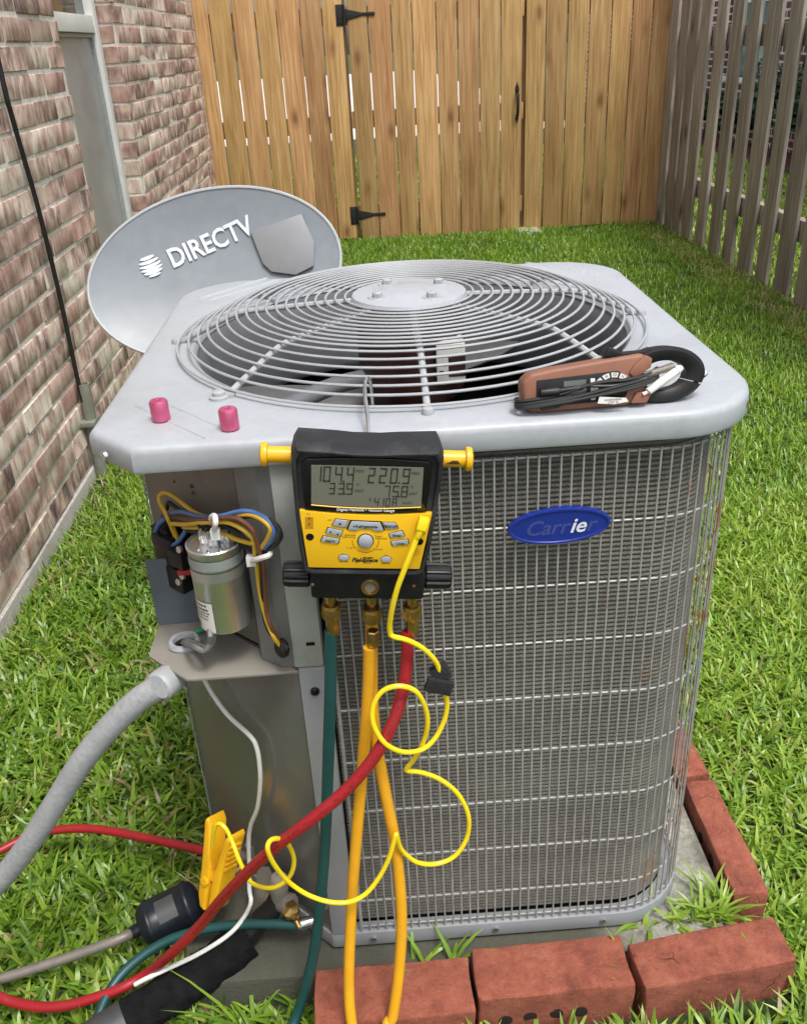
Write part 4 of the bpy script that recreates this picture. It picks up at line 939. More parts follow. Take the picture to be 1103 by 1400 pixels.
part('trigger', prism([(.082, .056), (.087, .0665), (.0905, .0665), (.101, .0595), (.122, .0595), (.130, .0625), (.128, .056), (.10, .0545)], .006, .024, 'xz'), jaw_mat, cmt, bevel=.002)
part('shoulder', prism([(.104, .0365), (.110, .030), (.126, .041), (.1275, .051), (.121, .0555), (.1095, .046)], -.003, .010, 'xz'), orange_case, cmt, bevel=.002)
part('shoulder', prism([(.1045, .002), (.121, .001), (.1255, .010), (.1245, .0155), (.1105, .0145)], -.003, .010, 'xz'), orange_case, cmt, bevel=.002)
for i, (z1, z2, zz) in enumerate(((.0215, .030, .0265), (.0175, .0225, .0155), (.0150, .0255, .0170), (.0130, .0200, .0130))):
    part('lead', tube([(-.004, .012, z1 - .004), (-.0065, .002, z1 - .004), (.0, -.005, z1 - .005), (.03, -.0075 - .001 * i, z1 - .002), (.07, -.008 - .001 * i, zz + .003), (.10, -.007 - .001 * i, z2), (.122, -.004, z2 + .004), (.134, .004, z2 + .009)], .0022, 8, 5), W['black'], cmt)
part('lead', tube([(.03, -.006, .0255), (.06, -.0075, .0270), (.09, -.008, .0250), (.12, -.005, .030)], .002, 8, 5), W['black'], cmt)
part('plug', join(rod((.016, -.006, .0235), (.034, -.0065, .0240), .0058, 12), rod((.034, -.0065, .024), (.058, -.0072, .0262), .0042, 10, .0026)), black_plastic, cmt, bevel=.001)
part('plug', join(rod((.016, -.004, .0085), (.034, -.0045, .0100), .0052, 12), rod((.034, -.0045, .010), (.056, -.0052, .0135), .004, 10, .0026)), black_plastic, cmt, bevel=.001)
part('test_probe', join(rod((.1165, -.004, .0115), (.122, -.003, .0140), .002, 8), rod((.122, -.003, .0140), (.152, .004, .0335), .0042, 12, .0052), rod((.152, .004, .0335), (.158, .006, .037), .0054, 12, .0035)), label_mat, cmt)
part('test_probe', rod((.118, -.003, .0325), (.150, .006, .0390), .0038, 12, .0045), pipe_mat, cmt)
pt = part('paper_tag', prism([(.070, .007), (.086, .0045), (.100, .006), (.098, .0105), (.084, .0125), (.072, .0145)], -.0120, -.0112, 'xz'), label_mat, cmt)
part('tag_print', join(instxt('WARNING', .0035, .085, .0098, -.0124), instxt('CAT III', .0035, .085, .0068, -.0124)), ink, pt, smooth=False)

# ================================================================== digital manifold gauge
MO = (-.0645, -.060, .700); MR = .098
mg = thing('digital_manifold', 'yellow and black digital manifold gauge hooked on the fan grille', 'gauge', MO, rot=(0, MR, 0))
def half(pr_): return [(u, v_) for u, v_ in pr_] + [(-u, v_) for u, v_ in reversed(pr_)]
def loft(polys):
    n = len(polys[0][0]); v = []; f = []
    for poly, d in polys: v += [(u, d, q) for u, q in poly]
    for i in range(len(polys) - 1):
        for k in range(n): f.append((i * n + k, i * n + (k + 1) % n, (i + 1) * n + (k + 1) % n, (i + 1) * n + k))
    f += [tuple(range(n))[::-1], tuple((len(polys) - 1) * n + k for k in range(n))]; return v, f
boot_h = [(.050, -.0605), (.0555, -.058), (.0600, -.030), (.0630, .005), (.0655, .040), (.0660, .058), (.0620, .0655), (.030, .0640), (.012, .0625)]
outer = half(boot_h)
def sc(poly, k, dz=0): return [(u * k, v_ * k + dz) for u, v_ in poly]
part('rubber_boot', loft([(sc(outer, .93), .046), (sc(outer, .99), .040), (outer, .010), (sc(outer, .985), -.003), (sc(outer, .955), -.0065), (sc(outer, .925), -.0060), (sc(outer, .915), -.001)]), rubber, mg, angle=45)
bez = part('bezel', prism(half([(.0530, .0060), (.0560, .0500), (.0520, .0545), (.02, .0560)]), -.0046, .0, 'xz'), gloss_black, mg, bevel=.0012)
part('display', prism([(-.0480, .0120), (-.024, .0104), (.0, .0098), (.024, .0104), (.0480, .0120), (.0480, .0490), (-.0480, .0490)], -.0052, -.0044, 'xz'), lcd_mat, bez)
part('trim_line', tube([(-.0480, -.0050, .0108), (-.024, -.0050, .0091), (0, -.0050, .0085), (.024, -.0050, .0091), (.0480, -.0050, .0108)], .0006, 6, 4), keypad_yellow, bez)
SEG = {'0': 'abcdef', '1': 'bc', '2': 'abged', '3': 'abgcd', '4': 'fgbc', '5': 'afgcd', '7': 'abc', '8': 'abcdefg', '9': 'abcdfg', 'A': 'abcefg'}
def digit(ch_, u, v_, wd, ht, t, d=-.0055, sl=.06):
    g = G(); h2 = ht / 2
    def bar(x0, z0, x1, z1): g.add(box2((u + x0, d - .00006, v_ + z0), (u + x1, d + .00006, v_ + z1)))
    e = t * .25
    for s_ in SEG[ch_]:
        if s_ == 'a': bar(e, ht - t, wd - e, ht)
        if s_ == 'd': bar(e, 0, wd - e, t)
        if s_ == 'g': bar(e, h2 - t / 2, wd - e, h2 + t / 2)
        if s_ == 'f': bar(0, h2 + e, t, ht - e)
        if s_ == 'e': bar(0, e, t, h2 - e)
        if s_ == 'b': bar(wd - t, h2 + e, wd, ht - e)
        if s_ == 'c': bar(wd - t, e, wd, h2 - e)
    v, f = g.vf(); return [(x + (z - v_) * sl, y, z) for x, y, z in v], f
def cx_(x): return (x - 537.5) * .096 / 795
def cz_(y): return .0490 - (y - 118) * .0386 / 297
dg = []
for s_, x, y, wd, ht in (('1', 165, 235, 45, 112), ('0', 222, 235, 52, 112), ('4', 305, 235, 52, 112), ('4', 388, 235, 52, 112), ('2', 540, 238, 48, 112), ('2', 620, 238, 50, 112), ('0', 698, 238, 52, 112), ('9', 785, 238, 52, 112),
                         ('3', 265, 326, 42, 84), ('3', 330, 326, 44, 84), ('9', 388, 326, 46, 84), ('7', 660, 338, 42, 84), ('5', 720, 338, 44, 84), ('8', 782, 338, 46, 84),
                         ('4', 592, 408, 32, 60), ('1', 630, 408, 32, 60), ('0', 674, 408, 32, 60), ('A', 722, 408, 32, 60)):
    k = .096 / 795; dg.append(digit(s_, cx_(x), cz_(y), wd * k, ht * .0386 / 297, (10 if ht > 100 else 8 if ht > 70 else 6) * k))
for x, y in ((370, 235), (765, 238), (378, 326), (770, 338)):
    dg.append(box((cx_(x), -.0055, cz_(y) + .0007), (.0014, .00012, .0014)))
part('digits', join(*dg), lcd_ink, bez, smooth=False)
part('unit_print', join(instxt('PSIG', .0036, cx_(484), cz_(152), -.0056), instxt('PSIG', .0036, cx_(880), cz_(160), -.0056), instxt('\u00b0F', .0034, cx_(468), cz_(252), -.0056), instxt('VSAT', .0036, cx_(482), cz_(298), -.0056),
     instxt('\u00b0F', .0034, cx_(858), cz_(262), -.0056), instxt('LSAT', .0036, cx_(868), cz_(310), -.0056), instxt('R-', .0034, cx_(568), cz_(362), -.0056), instxt('AUTO', .0030, cx_(832), cz_(382), -.0056)), lcd_ink, bez, smooth=False)
part('lettering', instxt('Digital Manifold \u2022 Vacuum Gauge', .0038, -.0005, .0068 , -.0051, bold=.0001), white_plastic, bez, smooth=False)
key = part('keypad', prism([(-.0505, -.0530), (.0505, -.0530), (.0585, .0050), (.030, .0022), (0, .0013), (-.030, .0022), (-.0585, .0050)], -.0046, .0, 'xz'), keypad_yellow, mg, bevel=.0006)
def kx(x): return (x - 537) * .117 / 935
def kz(y): return .0040 - (y - 30) * .0570 / 405
def kbtn(poly, label=None, sz=.0038, m=button_mat, up_=.0013):
    P = [(kx(x), kz(y)) for x, y in poly]; cu_ = sum(p[0] for p in P) / len(P); cv_ = sum(p[1] for p in P) / len(P)
    part('button_rim', prism([(cu_ + (u - cu_) * 1.10, cv_ + (v_ - cv_) * 1.18) for u, v_ in P], -.00490, -.0040, 'xz'), gloss_black, key)
    o = part('button', prism(P, -.0046 - up_, -.0044, 'xz'), m, key, bevel=.0004)
    return cu_, cv_
bp1 = kbtn([(325, 78), (412, 85), (395, 135), (300, 120)]); bp2 = kbtn([(435, 90), (638, 95), (665, 150), (610, 158), (575, 140), (500, 140), (470, 155), (412, 148)])
bp3 = kbtn([(658, 95), (742, 95), (770, 132), (690, 140)]); bp4 = kbtn([(272, 140), (375, 160), (362, 198), (256, 178)]); bp5 = kbtn([(240, 200), (352, 218), (345, 252), (222, 238)])
bp6 = kbtn([(705, 175), (795, 152), (818, 188), (718, 205)]); bp7 = kbtn([(722, 232), (840, 212), (850, 245), (735, 262)])
kbtn(ellipse(388, 355, 38, 20, 20), m=button_mat); kbtn(ellipse(692, 362, 38, 20, 20), m=button_mat)
part('dial_rim', lathe([(.0074, 0), (.0074, .0006), (0, .0006)], (kx(540), -.0045, kz(230)), (0, -1, 0), 28), gloss_black, key)
part('dial_button', lathe([(.0066, 0), (.0064, .0022), (.0050, .0030), (0, .0032)], (kx(540), -.0048, kz(230)), (0, -1, 0), 28), button_mat, key)
def ktri(x, y, s_, up_): k = 1 if up_ else -1; return [(kx(x) - s_, -.0061, kz(y) - k * s_ * .8), (kx(x) + s_, -.0061, kz(y) - k * s_ * .8), (kx(x), -.0061, kz(y) + k * s_)], [(0, 1, 2)]
T_ = -.0061
prt = [instxt('Refrigerant', .0040, kx(538), kz(124), T_, bold=.0001), instxt('ON/OFF', .0036, kx(714), kz(121), T_, bold=.0001), instxt('Enter', .0036, kx(762), kz(184), T_, bold=.0001), instxt('Units', .0036, kx(788), kz(243), T_, bold=.0001), instxt('Alarm', .0036, kx(288), kz(232), T_, bold=.0001),
       ktri(455, 122, .0011, True), ktri(615, 128, .0011, False), ktri(290, 166, .0012, True), ktri(342, 184, .0012, False), ([(kx(355) + .0012 * math.cos(k), T_, kz(108) + .0012 * math.sin(k)) for k in (0, 1.05, 2.1, 3.14, 4.2, 5.2)], [(0, 1, 2, 3, 4, 5)])]
K_ = -.0048
prt += [instxt(t, sz, kx(x), kz(y), K_) for t, sz, x, y in (('Superheat', .0026, 428, 190), ('Subcooling', .0026, 420, 205), ('Target', .0026, 628, 196), ('Superheat', .0026, 650, 211), ('T1 & T2', .0026, 440, 285), ('Vacuum', .0026, 630, 290), ('T1', .0030, 135, 50), ('T2', .0030, 937, 73),
        ('P1', .0024, 384, 332), ('P2', .0024, 692, 338), ('Low Side', .0022, 388, 384), ('High Side', .0022, 692, 394), ('OFF', .0022, 285, 87))]
prt += [instxt('Fieldpiece', .0058, kx(538), kz(374), K_, shear=.25, bold=.00025), instxt('www', .0018, kx(480), kz(392), K_), instxt('SMAN3', .0018, kx(562), kz(395), K_)]
prt += [prism([(kx(520), kz(357)), (kx(535), kz(349)), (kx(556), kz(354)), (kx(580), kz(349)), (kx(604), kz(356)), (kx(560), kz(361))], K_ - .0001, K_ + .0002, 'xz')]
part('key_print', join(*prt), ink, key, smooth=False)
part('key_arcs', join(arc(kx(540), kz(232), .0115, .0121, -35, 5, K_, 8), arc(kx(540), kz(232), .0115, .0121, 175, 215, K_, 8), arc(kx(540), kz(232), .0115, .0121, -130, -50, K_, 12)), red_ink, key, smooth=False)
for x, y in ((145, 210), (925, 230)): part('socket', lathe([(.0036, 0), (.0034, .0004), (0, .0004)], (kx(x), -.0046, kz(y)), (0, -1, 0), 18), gloss_black, key)
part('thermocouple_port', box2((kx(112), -.0050, kz(148)), (kx(168), -.0045, kz(66))), M('port_amber', (.50, .24, .01), .4), key)
for y in (72, 112): part('port_slot', box2((kx(136), -.0054, kz(y + 8)), (kx(144), -.0049, kz(y))), gloss_black, key)
part('thermocouple_port', box2((kx(905), -.0050, kz(178)), (kx(962), -.0045, kz(86))), M('port_amber', (.5, .24, .01)), key)
part('trim_dot', lathe([(.0042, 0), (.0040, .0003), (0, .0003)], (kx(905), -.0046, kz(306)), (0, -1, 0), 18), M('dot_amber', (.68, .36, .01), .45), key)
# pegs, port block, knobs, fittings
for s_ in (-1, 1):
    v0 = .046
    part('peg', lathe([(0, 0), (.0075, 0), (.0075, .0265), (.0108, .0275), (.0112, .0300), (.0104, .0325), (.006, .034), (0, .034)], (s_ * .0600, .022, v0), (s_, 0, 0), 24), yellow_plastic, mg)
part('peg_scuff', join(*[box2((.070 + .002 * i, .0137, .0445 + .0012 * i), (.082 - .001 * i, .0142, .0452 + .0012 * i)) for i in range(3)]), ink, mg)
BX = .004
blk = part('port_block', prism([(u + BX, v_) for u, v_ in half([(.0500, -.0885), (.0520, -.0860), (.0530, -.0620), (.0500, -.0600)])], -.001, .036, 'xz'), black_plastic, mg, bevel=.002)
for s_ in (-1, 1):
    kn = []
    for k in range(48):
        a = 2 * math.pi * k / 48; kn.append((.0118 + .0007 * (1 if math.sin(a * 12) > 0 else -1), a))
    v = []; f = []
    prof = [(.85, .0535), (1, .0550), (1, .0735), (.93, .0775), (.72, .0790)]
    for q, d in prof: v += [(BX + s_ * d, .016 + r * q * math.cos(a), -.0725 + r * q * math.sin(a)) for r, a in kn]
    for i in range(len(prof) - 1):
        for k in range(48): f.append((i * 48 + k, i * 48 + (k + 1) % 48, (i + 1) * 48 + (k + 1) % 48, (i + 1) * 48 + k))
    f.append(tuple(range(4 * 48, 5 * 48))); part('valve_knob', (v, f), black_plastic, mg, angle=30)
sg = part('sight_glass', lathe([(.0085, 0), (.0087, .002), (.0080, .0032), (.0064, .0032), (.0060, .0010), (0, .0010)], (BX + .002, -.001, -.0745), (0, -1, 0), 6 * 5), brass, blk)
part('glass', lathe([(0, .0014), (.0058, .0014)], (BX + .002, -.001, -.0745), (0, -1, 0), 6), M('sight_pane', (.16, .15, .11), .12), sg)
for u, c_ in ((-.0465, chrome), (.0465, rusty)): part('screw', lathe([(.0016, 0), (.0013, .0008), (0, .001)], (u, -.001, -.0735), (0, -1, 0), 8), c_, blk)
FA = (.075, 0, -1)
def fitting(u, dv_):
    def at_(h): return (u + .075 * h, .016, -.0885 - h)
    b_ = part('fitting', lathe([(0, 0), (.0062, 0), (.0062, .009), (.0050, .010), (.0050, .016), (.0072, .0165)], at_(0), FA, 12), brass, mg)
    part('coupling', lathe([(.0060, .0), (.0082, .001), (.0087, .003), (.0087, .014), (.0082, .016), (.0058, .0170)], at_(.010 + min(dv_, .010)), FA, 26), brass, b_)
    part('ferrule', lathe([(.0052, 0), (.0064, .001), (.0064, .017), (.0058, .018)], at_(.027 + dv_), FA, 6), brass, b_)
    q = at_(.0185 + min(dv_, .010))
    part('knurl', join(*[box((q[0] + .0088 * math.cos(2 * math.pi * k / 22), .016 + .0088 * math.sin(2 * math.pi * k / 22), q[2]), (.0012, .0012, .0105)) for k in range(22)]), brass, b_)
fitting(-.0315, .006); fitting(.0075, .020); fitting(.0460, .006)
# hanging hook: wire from the boot top up over a grille ring
hk = [(.0012, .040, .0541), (.0003, .065, .0667), (-.0019, .090, .0786), (-.0017, .110, .0824), (.0005, .122, .0841), (.0037, .128, .0785), (.0062, .132, .0598), (.0075, .132, .0468)]
part('hook', tube(hk, .0019, 8, 6), chrome, mg)

# ================================================================== hoses and cables
HR = .0064
gpts = [(-0.1075,-0.0440,0.5673), (-0.1127,-0.0440,0.5073), (-0.1199,-0.0440,0.4415), (-0.1267,-0.0440,0.3814), (-0.1338,-0.0450,0.3187), (-0.1454,-0.0500,0.2334), (-0.1617,-0.0560,0.1367), (-0.1796,-0.0620,0.0667), (-0.2001,-0.0720,0.0092), (-.225,-.125,.002), (-.30,-.175,-.012), (-.40,-.175,-.012), (-.455,-.12,-.005), (-0.4426,-0.0589,0.0200), (-0.4313,-0.0223,0.0300), (-0.4076,0.0040,0.0400), (-0.3660,0.0231,0.0520), (-0.3119,0.0276,0.0640), (-0.2476,0.0218,0.0740), (-0.1883,0.0113,0.0780)]
solo('green_hose', tube(gpts, HR, 12, 6), green_hose, 'dark green refrigerant hose hanging left of the yellow hoses', 'hose', 'refrigerant hoses', origin=(-.2, -.1, 0))
ypts = [(-0.0714,-0.0450,0.5449), (-0.0767,-0.0460,0.4871), (-0.0863,-0.0500,0.4139), (-0.0989,-0.0600,0.3255), (-0.1111,-0.0700,0.2358), (-0.1203,-0.0850,0.1581), (-0.1249,-0.1000,0.1086), (-0.1248,-0.1160,0.0655), (-.115,-.150,-.004), (-.10,-.21,-.018), (-.07,-.235,-.018), (-.055,-.20,-.012), (-0.0832,-0.1240,0.0562), (-0.0770,-0.1140,0.0699), (-0.0666,-0.0980,0.1247), (-0.0589,-0.0820,0.1967), (-0.0594,-0.0660,0.2834), (-0.0662,-0.0540,0.3537), (-0.0722,-0.0420,0.4152), (-0.0734,-0.0320,0.4658), (-0.0710,-0.0260,0.5127), (-0.0678,-0.0240,0.5604)]
solo('yellow_hose', tube(ypts, HR, 12, 6), yellow_hose, 'yellow refrigerant hose hanging in two strands from the gauge', 'hose', 'refrigerant hoses', origin=(-.09, -.12, 0))
rpts = [(-0.0333,-0.0450,0.5600), (-0.0358,-0.0490,0.5270), (-0.0429,-0.0580,0.4938), (-0.0560,-0.0700,0.4631), (-0.0774,-0.0800,0.4310), (-0.1063,-0.0860,0.3992), (-0.1401,-0.0900,0.3700), (-0.1778,-0.0880,0.3360), (-0.2212,-0.0720,0.2782), (-0.2629,-0.0540,0.2139), (-0.2959,-0.0400,0.1585), (-0.3361,-0.0320,0.1063), (-0.3822,-0.0147,0.0460), (-0.4170,-0.0253,0.0340), (-0.4505,-0.0298,0.0260), (-0.4829,-0.0328,0.0200), (-0.5203,-0.0299,0.0160), (-0.5583,-0.0199,0.0160), (-0.5768,-0.0128,0.0180), (-0.6345,0.0173,0.0180), (-0.7158,0.0758,0.0180), (-0.7482,0.1537,0.0200), (-0.7014,0.1975,0.0240), (-0.6543,0.2192,0.0280), (-0.6164,0.2399,0.0320), (-0.5672,0.2442,0.0360), (-0.5097,0.2368,0.0380), (-0.4260,0.2069,0.0420), (-0.3494,0.1734,0.0500), (-0.3076,0.1462,0.0600), (-.285,.135,.075)]
rh = solo('red_hose', tube(rpts, HR, 12, 6), red_hose, 'red refrigerant hose crossing in front of the green and yellow hoses', 'hose', 'refrigerant hoses', origin=(-.3, -.03, 0))
def hose_print(pts, t0, t1, root, seed, mat):
    P = catmull(pts, 6); rr = random.Random(seed); g = G(); camp = camo.matrix_world.translation; i = int(len(P) * t0)
    acc = 0; cum = [0]
    for a, b in zip(P[:-1], P[1:]): cum.append(cum[-1] + (b - a).length)
    d = cum[int(len(P) * t0)]; end = cum[int(len(P) * t1) - 1]
    while d < end:
        k = next(q for q in range(len(cum) - 1) if cum[q + 1] > d); p = P[k].lerp(P[k + 1], (d - cum[k]) / max(1e-6, cum[k + 1] - cum[k])); t = (P[k + 1] - P[k]).normalized()
        o = (Vector((0, -.8, .6)) - t * t.dot(Vector((0, -.8, .6)))).normalized(); w_ = t.cross(o)
        ln = rr.uniform(.0008, .0018); h = .0011
        for s_ in (-1, 1):
            if rr.random() < .75:
                c = p + o * (HR + .00015) + w_ * h * s_ * .6
                g.add(([c - t * ln * .5 - w_ * h * .35, c + t * ln * .5 - w_ * h * .35, c + t * ln * .5 + w_ * h * .35, c - t * ln * .5 + w_ * h * .35], [(0, 1, 2, 3)]))
        d += .0026 if rr.random() < .85 else .009
    part('print', g.vf(), mat, root, smooth=False)
hose_print(rpts, .05, .40, rh, 4, M('hose_ink_red', (.06, .006, .008), .5))
# thin yellow thermocouple cable with its plug
cpts = [(-0.0178,-0.0720,0.6890), (-0.0238,-0.0740,0.6735), (-0.0334,-0.0760,0.6505), (-0.0411,-0.0760,0.6302), (-0.0468,-0.0740,0.6078), (-0.0498,-0.0700,0.5890), (-0.0503,-0.0680,0.5777), (-0.0478,-0.0680,0.5724), (-0.0349,-0.0660,0.5657), (-0.0212,-0.0620,0.5530), (-0.0101,-0.0580,0.5360), (-0.0046,-0.0550,0.5199), (-0.0009,-0.0550,0.4968), (0.0022,-0.0550,0.4761), (-0.0014,-0.0560,0.4554), (-0.0121,-0.0600,0.4357), (-0.0264,-0.0660,0.4278), (-0.0460,-0.0740,0.4341), (-0.0628,-0.0800,0.4527), (-0.0723,-0.0780,0.4745), (-0.0716,-0.0740,0.4950), (-0.0613,-0.0720,0.5114), (-0.0447,-0.0720,0.5162), (-0.0286,-0.0700,0.5059), (-0.0200,-0.0660,0.4798), (-0.0193,-0.0640,0.4544), (-0.0252,-0.0600,0.4291), (-0.0342,-0.0560,0.4063), (-0.0423,-0.0540,0.3931), (-0.0410,-0.0540,0.3888), (-0.0279,-0.0520,0.3836), (-0.0072,-0.0500,0.3692), (0.0112,-0.0500,0.3461), (0.0216,-0.0520,0.3156), (0.0193,-0.0540,0.2844), (0.0053,-0.0580,0.2617), (-0.0157,-0.0620,0.2558), (-0.0377,-0.0680,0.2674), (-0.0529,-0.0740,0.2940), (-0.0574,-0.0780,0.3177), (-0.0586,-0.0790,0.3244), (-0.0616,-0.0800,0.3138), (-0.0684,-0.0820,0.2913), (-0.0802,-0.0840,0.2667), (-0.0959,-0.0880,0.2478), (-0.1139,-0.0920,0.2419), (-0.1360,-0.0920,0.2444), (-0.1588,-0.0900,0.2562), (-0.1766,-0.0920,0.2811), (-0.1863,-0.1020,0.3194), (-0.1895,-0.1060,0.3467), (-0.1864,-0.1000,0.3523), (-0.1788,-0.0880,0.3404), (-0.1733,-0.0740,0.3146), (-0.1712,-0.0680,0.2864), (-0.1771,-0.0660,0.2617), (-0.1888,-0.0640,0.2454), (-0.2033,-0.0600,0.2351), (-0.2198,-0.0500,0.2285), (-0.2308,-0.0400,0.2285), (-0.2447,-0.0100,0.2242), (-0.2543,0.0100,0.2344), (-0.2610,0.0180,0.2495), (-0.2700,0.0240,0.2525), (-0.2773,0.0260,0.2402), (-0.2856,0.0300,0.2055)]
tc = thing('thermocouple_cable', 'thin curled yellow thermocouple cable from the gauge to the yellow pipe clamp', 'cable', (-.03, -.07, .3))
part('cable', tube(cpts, .0026, 8, 5), yellow_cable, tc)
pa, pb, pc = Vector((-0.0135,-0.0715,0.6994)), Vector((-0.0173,-0.0735,0.6883)), Vector((-0.0209,-0.0740,0.6800))
part('plug', join(tube([pa, pb], .0062, 4, 0), tube([pb, pc], .0040, 8, 0, rfun=lambda t: 1 - .3 * t)), yellow_cable, tc, bevel=.0012)
vs = thing('cable_strap', 'black hook and loop strap wrapped round the yellow cable', 'strap', (-0.0052,-0.0550,0.5018))
s0, s1 = Vector((-0.0038,-0.0550,0.5234)), Vector((0.0029,-0.0550,0.4760))
def strap_vf(c, ax, wd, th, ht):
    ax = ax.normalized(); z = Vector((0, -1, 0)); x = ax.cross(z).normalized(); z = x.cross(ax); v = []
    for i in (-1, 1):
        for j in (-1, 1):
            for k in (-1, 1): v.append(c + x * (i * wd / 2) + z * (j * th / 2) + ax * (k * ht / 2))
    return v, [(0, 1, 3, 2), (4, 6, 7, 5), (0, 4, 5, 1), (2, 3, 7, 6), (0, 2, 6, 4), (1, 5, 7, 3)]
part('strap', strap_vf(Vector((-0.0056,-0.0600,0.5031)), Vector((.35, 0, 1)), .027, .0065, .0155), M('strap_weave', (.016, .016, .018), .9, var=.4, scale=300, bmp=1, bscale=500), vs, bevel=.0012)
part('strap_fold', strap_vf(Vector((-0.0031,-0.0520,0.5138)), Vector((-.5, 0.2, 1)), .018, .012, .016), M('strap_weave', (.016, .016, .018)), vs, bevel=.0015)
# white wire
wpts = [(-0.2787,0.1136,0.4021), (-0.2704,0.1079,0.3814), (-0.2521,0.0920,0.3592), (-0.2246,0.0665,0.3470), (-0.2177,0.0594,0.3346), (-0.2171,0.0573,0.3099), (-0.2205,0.0594,0.2763), (-0.2310,0.0688,0.2273), (-0.2461,0.0829,0.1845), (-0.2538,0.0880,0.1506), (-0.2588,0.0874,0.1039), (-0.2622,0.0794,0.0714), (-0.2605,0.0661,0.0588), (-0.2653,0.0257,0.0780), (-0.2838,0.0083,0.0720), (-0.3179,-0.0077,0.0640), (-0.3558,-0.0190,0.0560), (-0.3834,-0.0249,0.0480), (-0.3984,-0.0261,0.0400)]
solo('white_wire', tube(wpts, .0029, 8, 5), white_wire, 'thin white wire from under the shelf down to the black pipe insulation', 'wire', origin=(-.2, .02, .2))
# grey conduit from the shelf
cd = thing('flexible_conduit', 'grey ribbed flexible conduit curving from the shelf to the lawn', 'conduit', (-.5, .03, .0))
cpt = [(-0.2937,-0.0080,0.4864), (-0.3178,-0.0080,0.4712), (-0.3552,-0.0080,0.4369), (-0.3930,-0.0080,0.3941), (-0.4320,-0.0060,0.3398), (-0.4717,-0.0040,0.2847), (-0.5103,0.0000,0.2352), (-0.5462,0.0040,0.1944), (-0.6176,0.0200,0.1163), (-.70,.06,.05), (-.80,.2,.0)]
def ribbed(t): return 1 + .0045 * math.sin(t * 2 * math.pi * 72)
part('tube', tube(cpt, .0134, 14, 44, rfun=ribbed), conduit_mat, cd, angle=70)
c0, c1 = Vector((-0.2902,0.0348,0.4660)), Vector((-0.3068,-0.0080,0.4770))
ax_ = (c1 - c0)
nutp = part('connector', lathe([(.010, -.010), (.0125, -.004), (.0125, .0), (.0165, .002), (.0175, .005), (.0172, .027), (.0160, .030), (.0140, .032)], c0, ax_, 20), M('connector_plastic', (.36, .375, .39), .5, var=.05, scale=40), cd)
part('connector_neck', tube([c0 + Vector((.030, .030, .008)), c0 + Vector((.014, .014, .004)), c0], .0100, 12, 4), pipe_mat, cd)

# ================================================================== pipework at the foot of the unit
fd_ = thing('filter_drier', 'black cylindrical filter drier on a grey pipe in the grass', 'filter drier', (-0.3731,0.0795,0.0300))
d0, d1 = Vector((-0.4108,0.0593,0.0340)), Vector((-0.3325,0.0879,0.0500))
dax = d1 - d0; dl = dax.length
part('shell', lathe([(0, 0), (.010, 0), (.022, .002), (.0275, .006), (.0295, .011), (.0315, .013), (.0325, .016), (.0315, .019), (.0300, .021), (.0300, dl - .021), (.0315, dl - .019), (.0325, dl - .016), (.0315, dl - .013), (.0295, dl - .011), (.0270, dl - .006), (.020, dl - .002), (.010, dl), (0, dl)], d0, dax, 30), drier_mat, fd_)
part('sticker', (lambda A, U_, W_: ([A + U_ * (.030 + .026 * i) + (W_ * math.cos(R(a)) + U_.cross(W_) * math.sin(R(a))) * .0303 for i in (0, 1) for a in (-30, -15, 0, 15, 30)], [(k, k + 1, k + 6, k + 5) for k in range(4)]))(d0, dax.normalized(), (Vector((0, -.45, .9)) - dax.normalized() * Vector((0, -.45, .9)).dot(dax.normalized())).normalized()), M('sticker', (.045, .05, .05), .5), fd_)
part('stub', lathe([(.0075, -.014), (.0090, -.008), (.0085, .004)], d0, dax, 14), drier_mat, fd_)
part('stub', lathe([(.0085, -.004), (.0100, .004), (.0100, .009), (.0072, .012), (.0072, .022)], d1, dax, 14), drier_mat, fd_)
lq = thing('liquid_pipe', 'thin grey copper pipe running across the grass to the drier', 'pipe', (-0.4922,0.0258,0.0300))
part('pipe', tube([(-0.6659,0.0152,0.0040), (-0.5878,0.0161,0.0140), (-0.5326,0.0259,0.0200), (-0.4764,0.0366,0.0280), (-0.4336,0.0454,0.0360), d0 + dax.normalized() * -.010], .0068, 12, 5), pipe_mat, lq)
part('weld', lathe([(.0070, 0), (.0082, .003), (.0070, .006)], d0 - dax.normalized() * .012, dax, 12), chrome, lq)
part('pipe', tube([d1 + dax.normalized() * .012, d1 + dax.normalized() * .035 + Vector((0, .004, .004)), (-.262, .128, .075), (-.245, .12, .09)], .0055, 10, 5), copper, lq)
# insulated suction line
sp0 = [(-0.4672,-0.0975,0.0100), (-0.4250,-0.0703,0.0140), (-0.3651,-0.0353,0.0220), (-0.3287,-0.0157,0.0280), (-0.2972,0.0004,0.0360), (-0.2627,0.0239,0.0460)]
sl_ = thing('suction_line', 'thick black foam insulated pipe lying by the corner of the pad', 'pipe', (-0.3749,0.0077,0.0000))
part('insulation', tube([(-.60,-.20,.000)] + sp0, .0262, 22, 8, rfun=lambda t: 1 + .03 * math.sin(t * 37) + .02 * math.sin(t * 91)), foam_mat, sl_)
part('tape_wrap', tube([(-0.4422,-0.0813,0.0120), (-0.4250,-0.0703,0.0140), (-0.4046,-0.0592,0.0170)], .0275, 20, 4), tape_mat, sl_)
part('bare_pipe', tube([(-0.2679,0.0190,0.0460), (-0.2477,0.0306,0.0640), (-0.2270,0.0356,0.0820), (-.215,.040,.098)], .0145, 14, 5), black_plastic, sl_)
sv = thing('service_valve', 'brass and grey service valve at the foot of the service panel', 'valve', (-.205, .035, .06))
vb = part('valve_body', join(rod((-.228, .048, .088), (-.200, .026, .100), .0135, 14), rod((-.214, .036, .075), (-.214, .036, .125), .0115, 14)), pipe_mat, sv, bevel=.001)
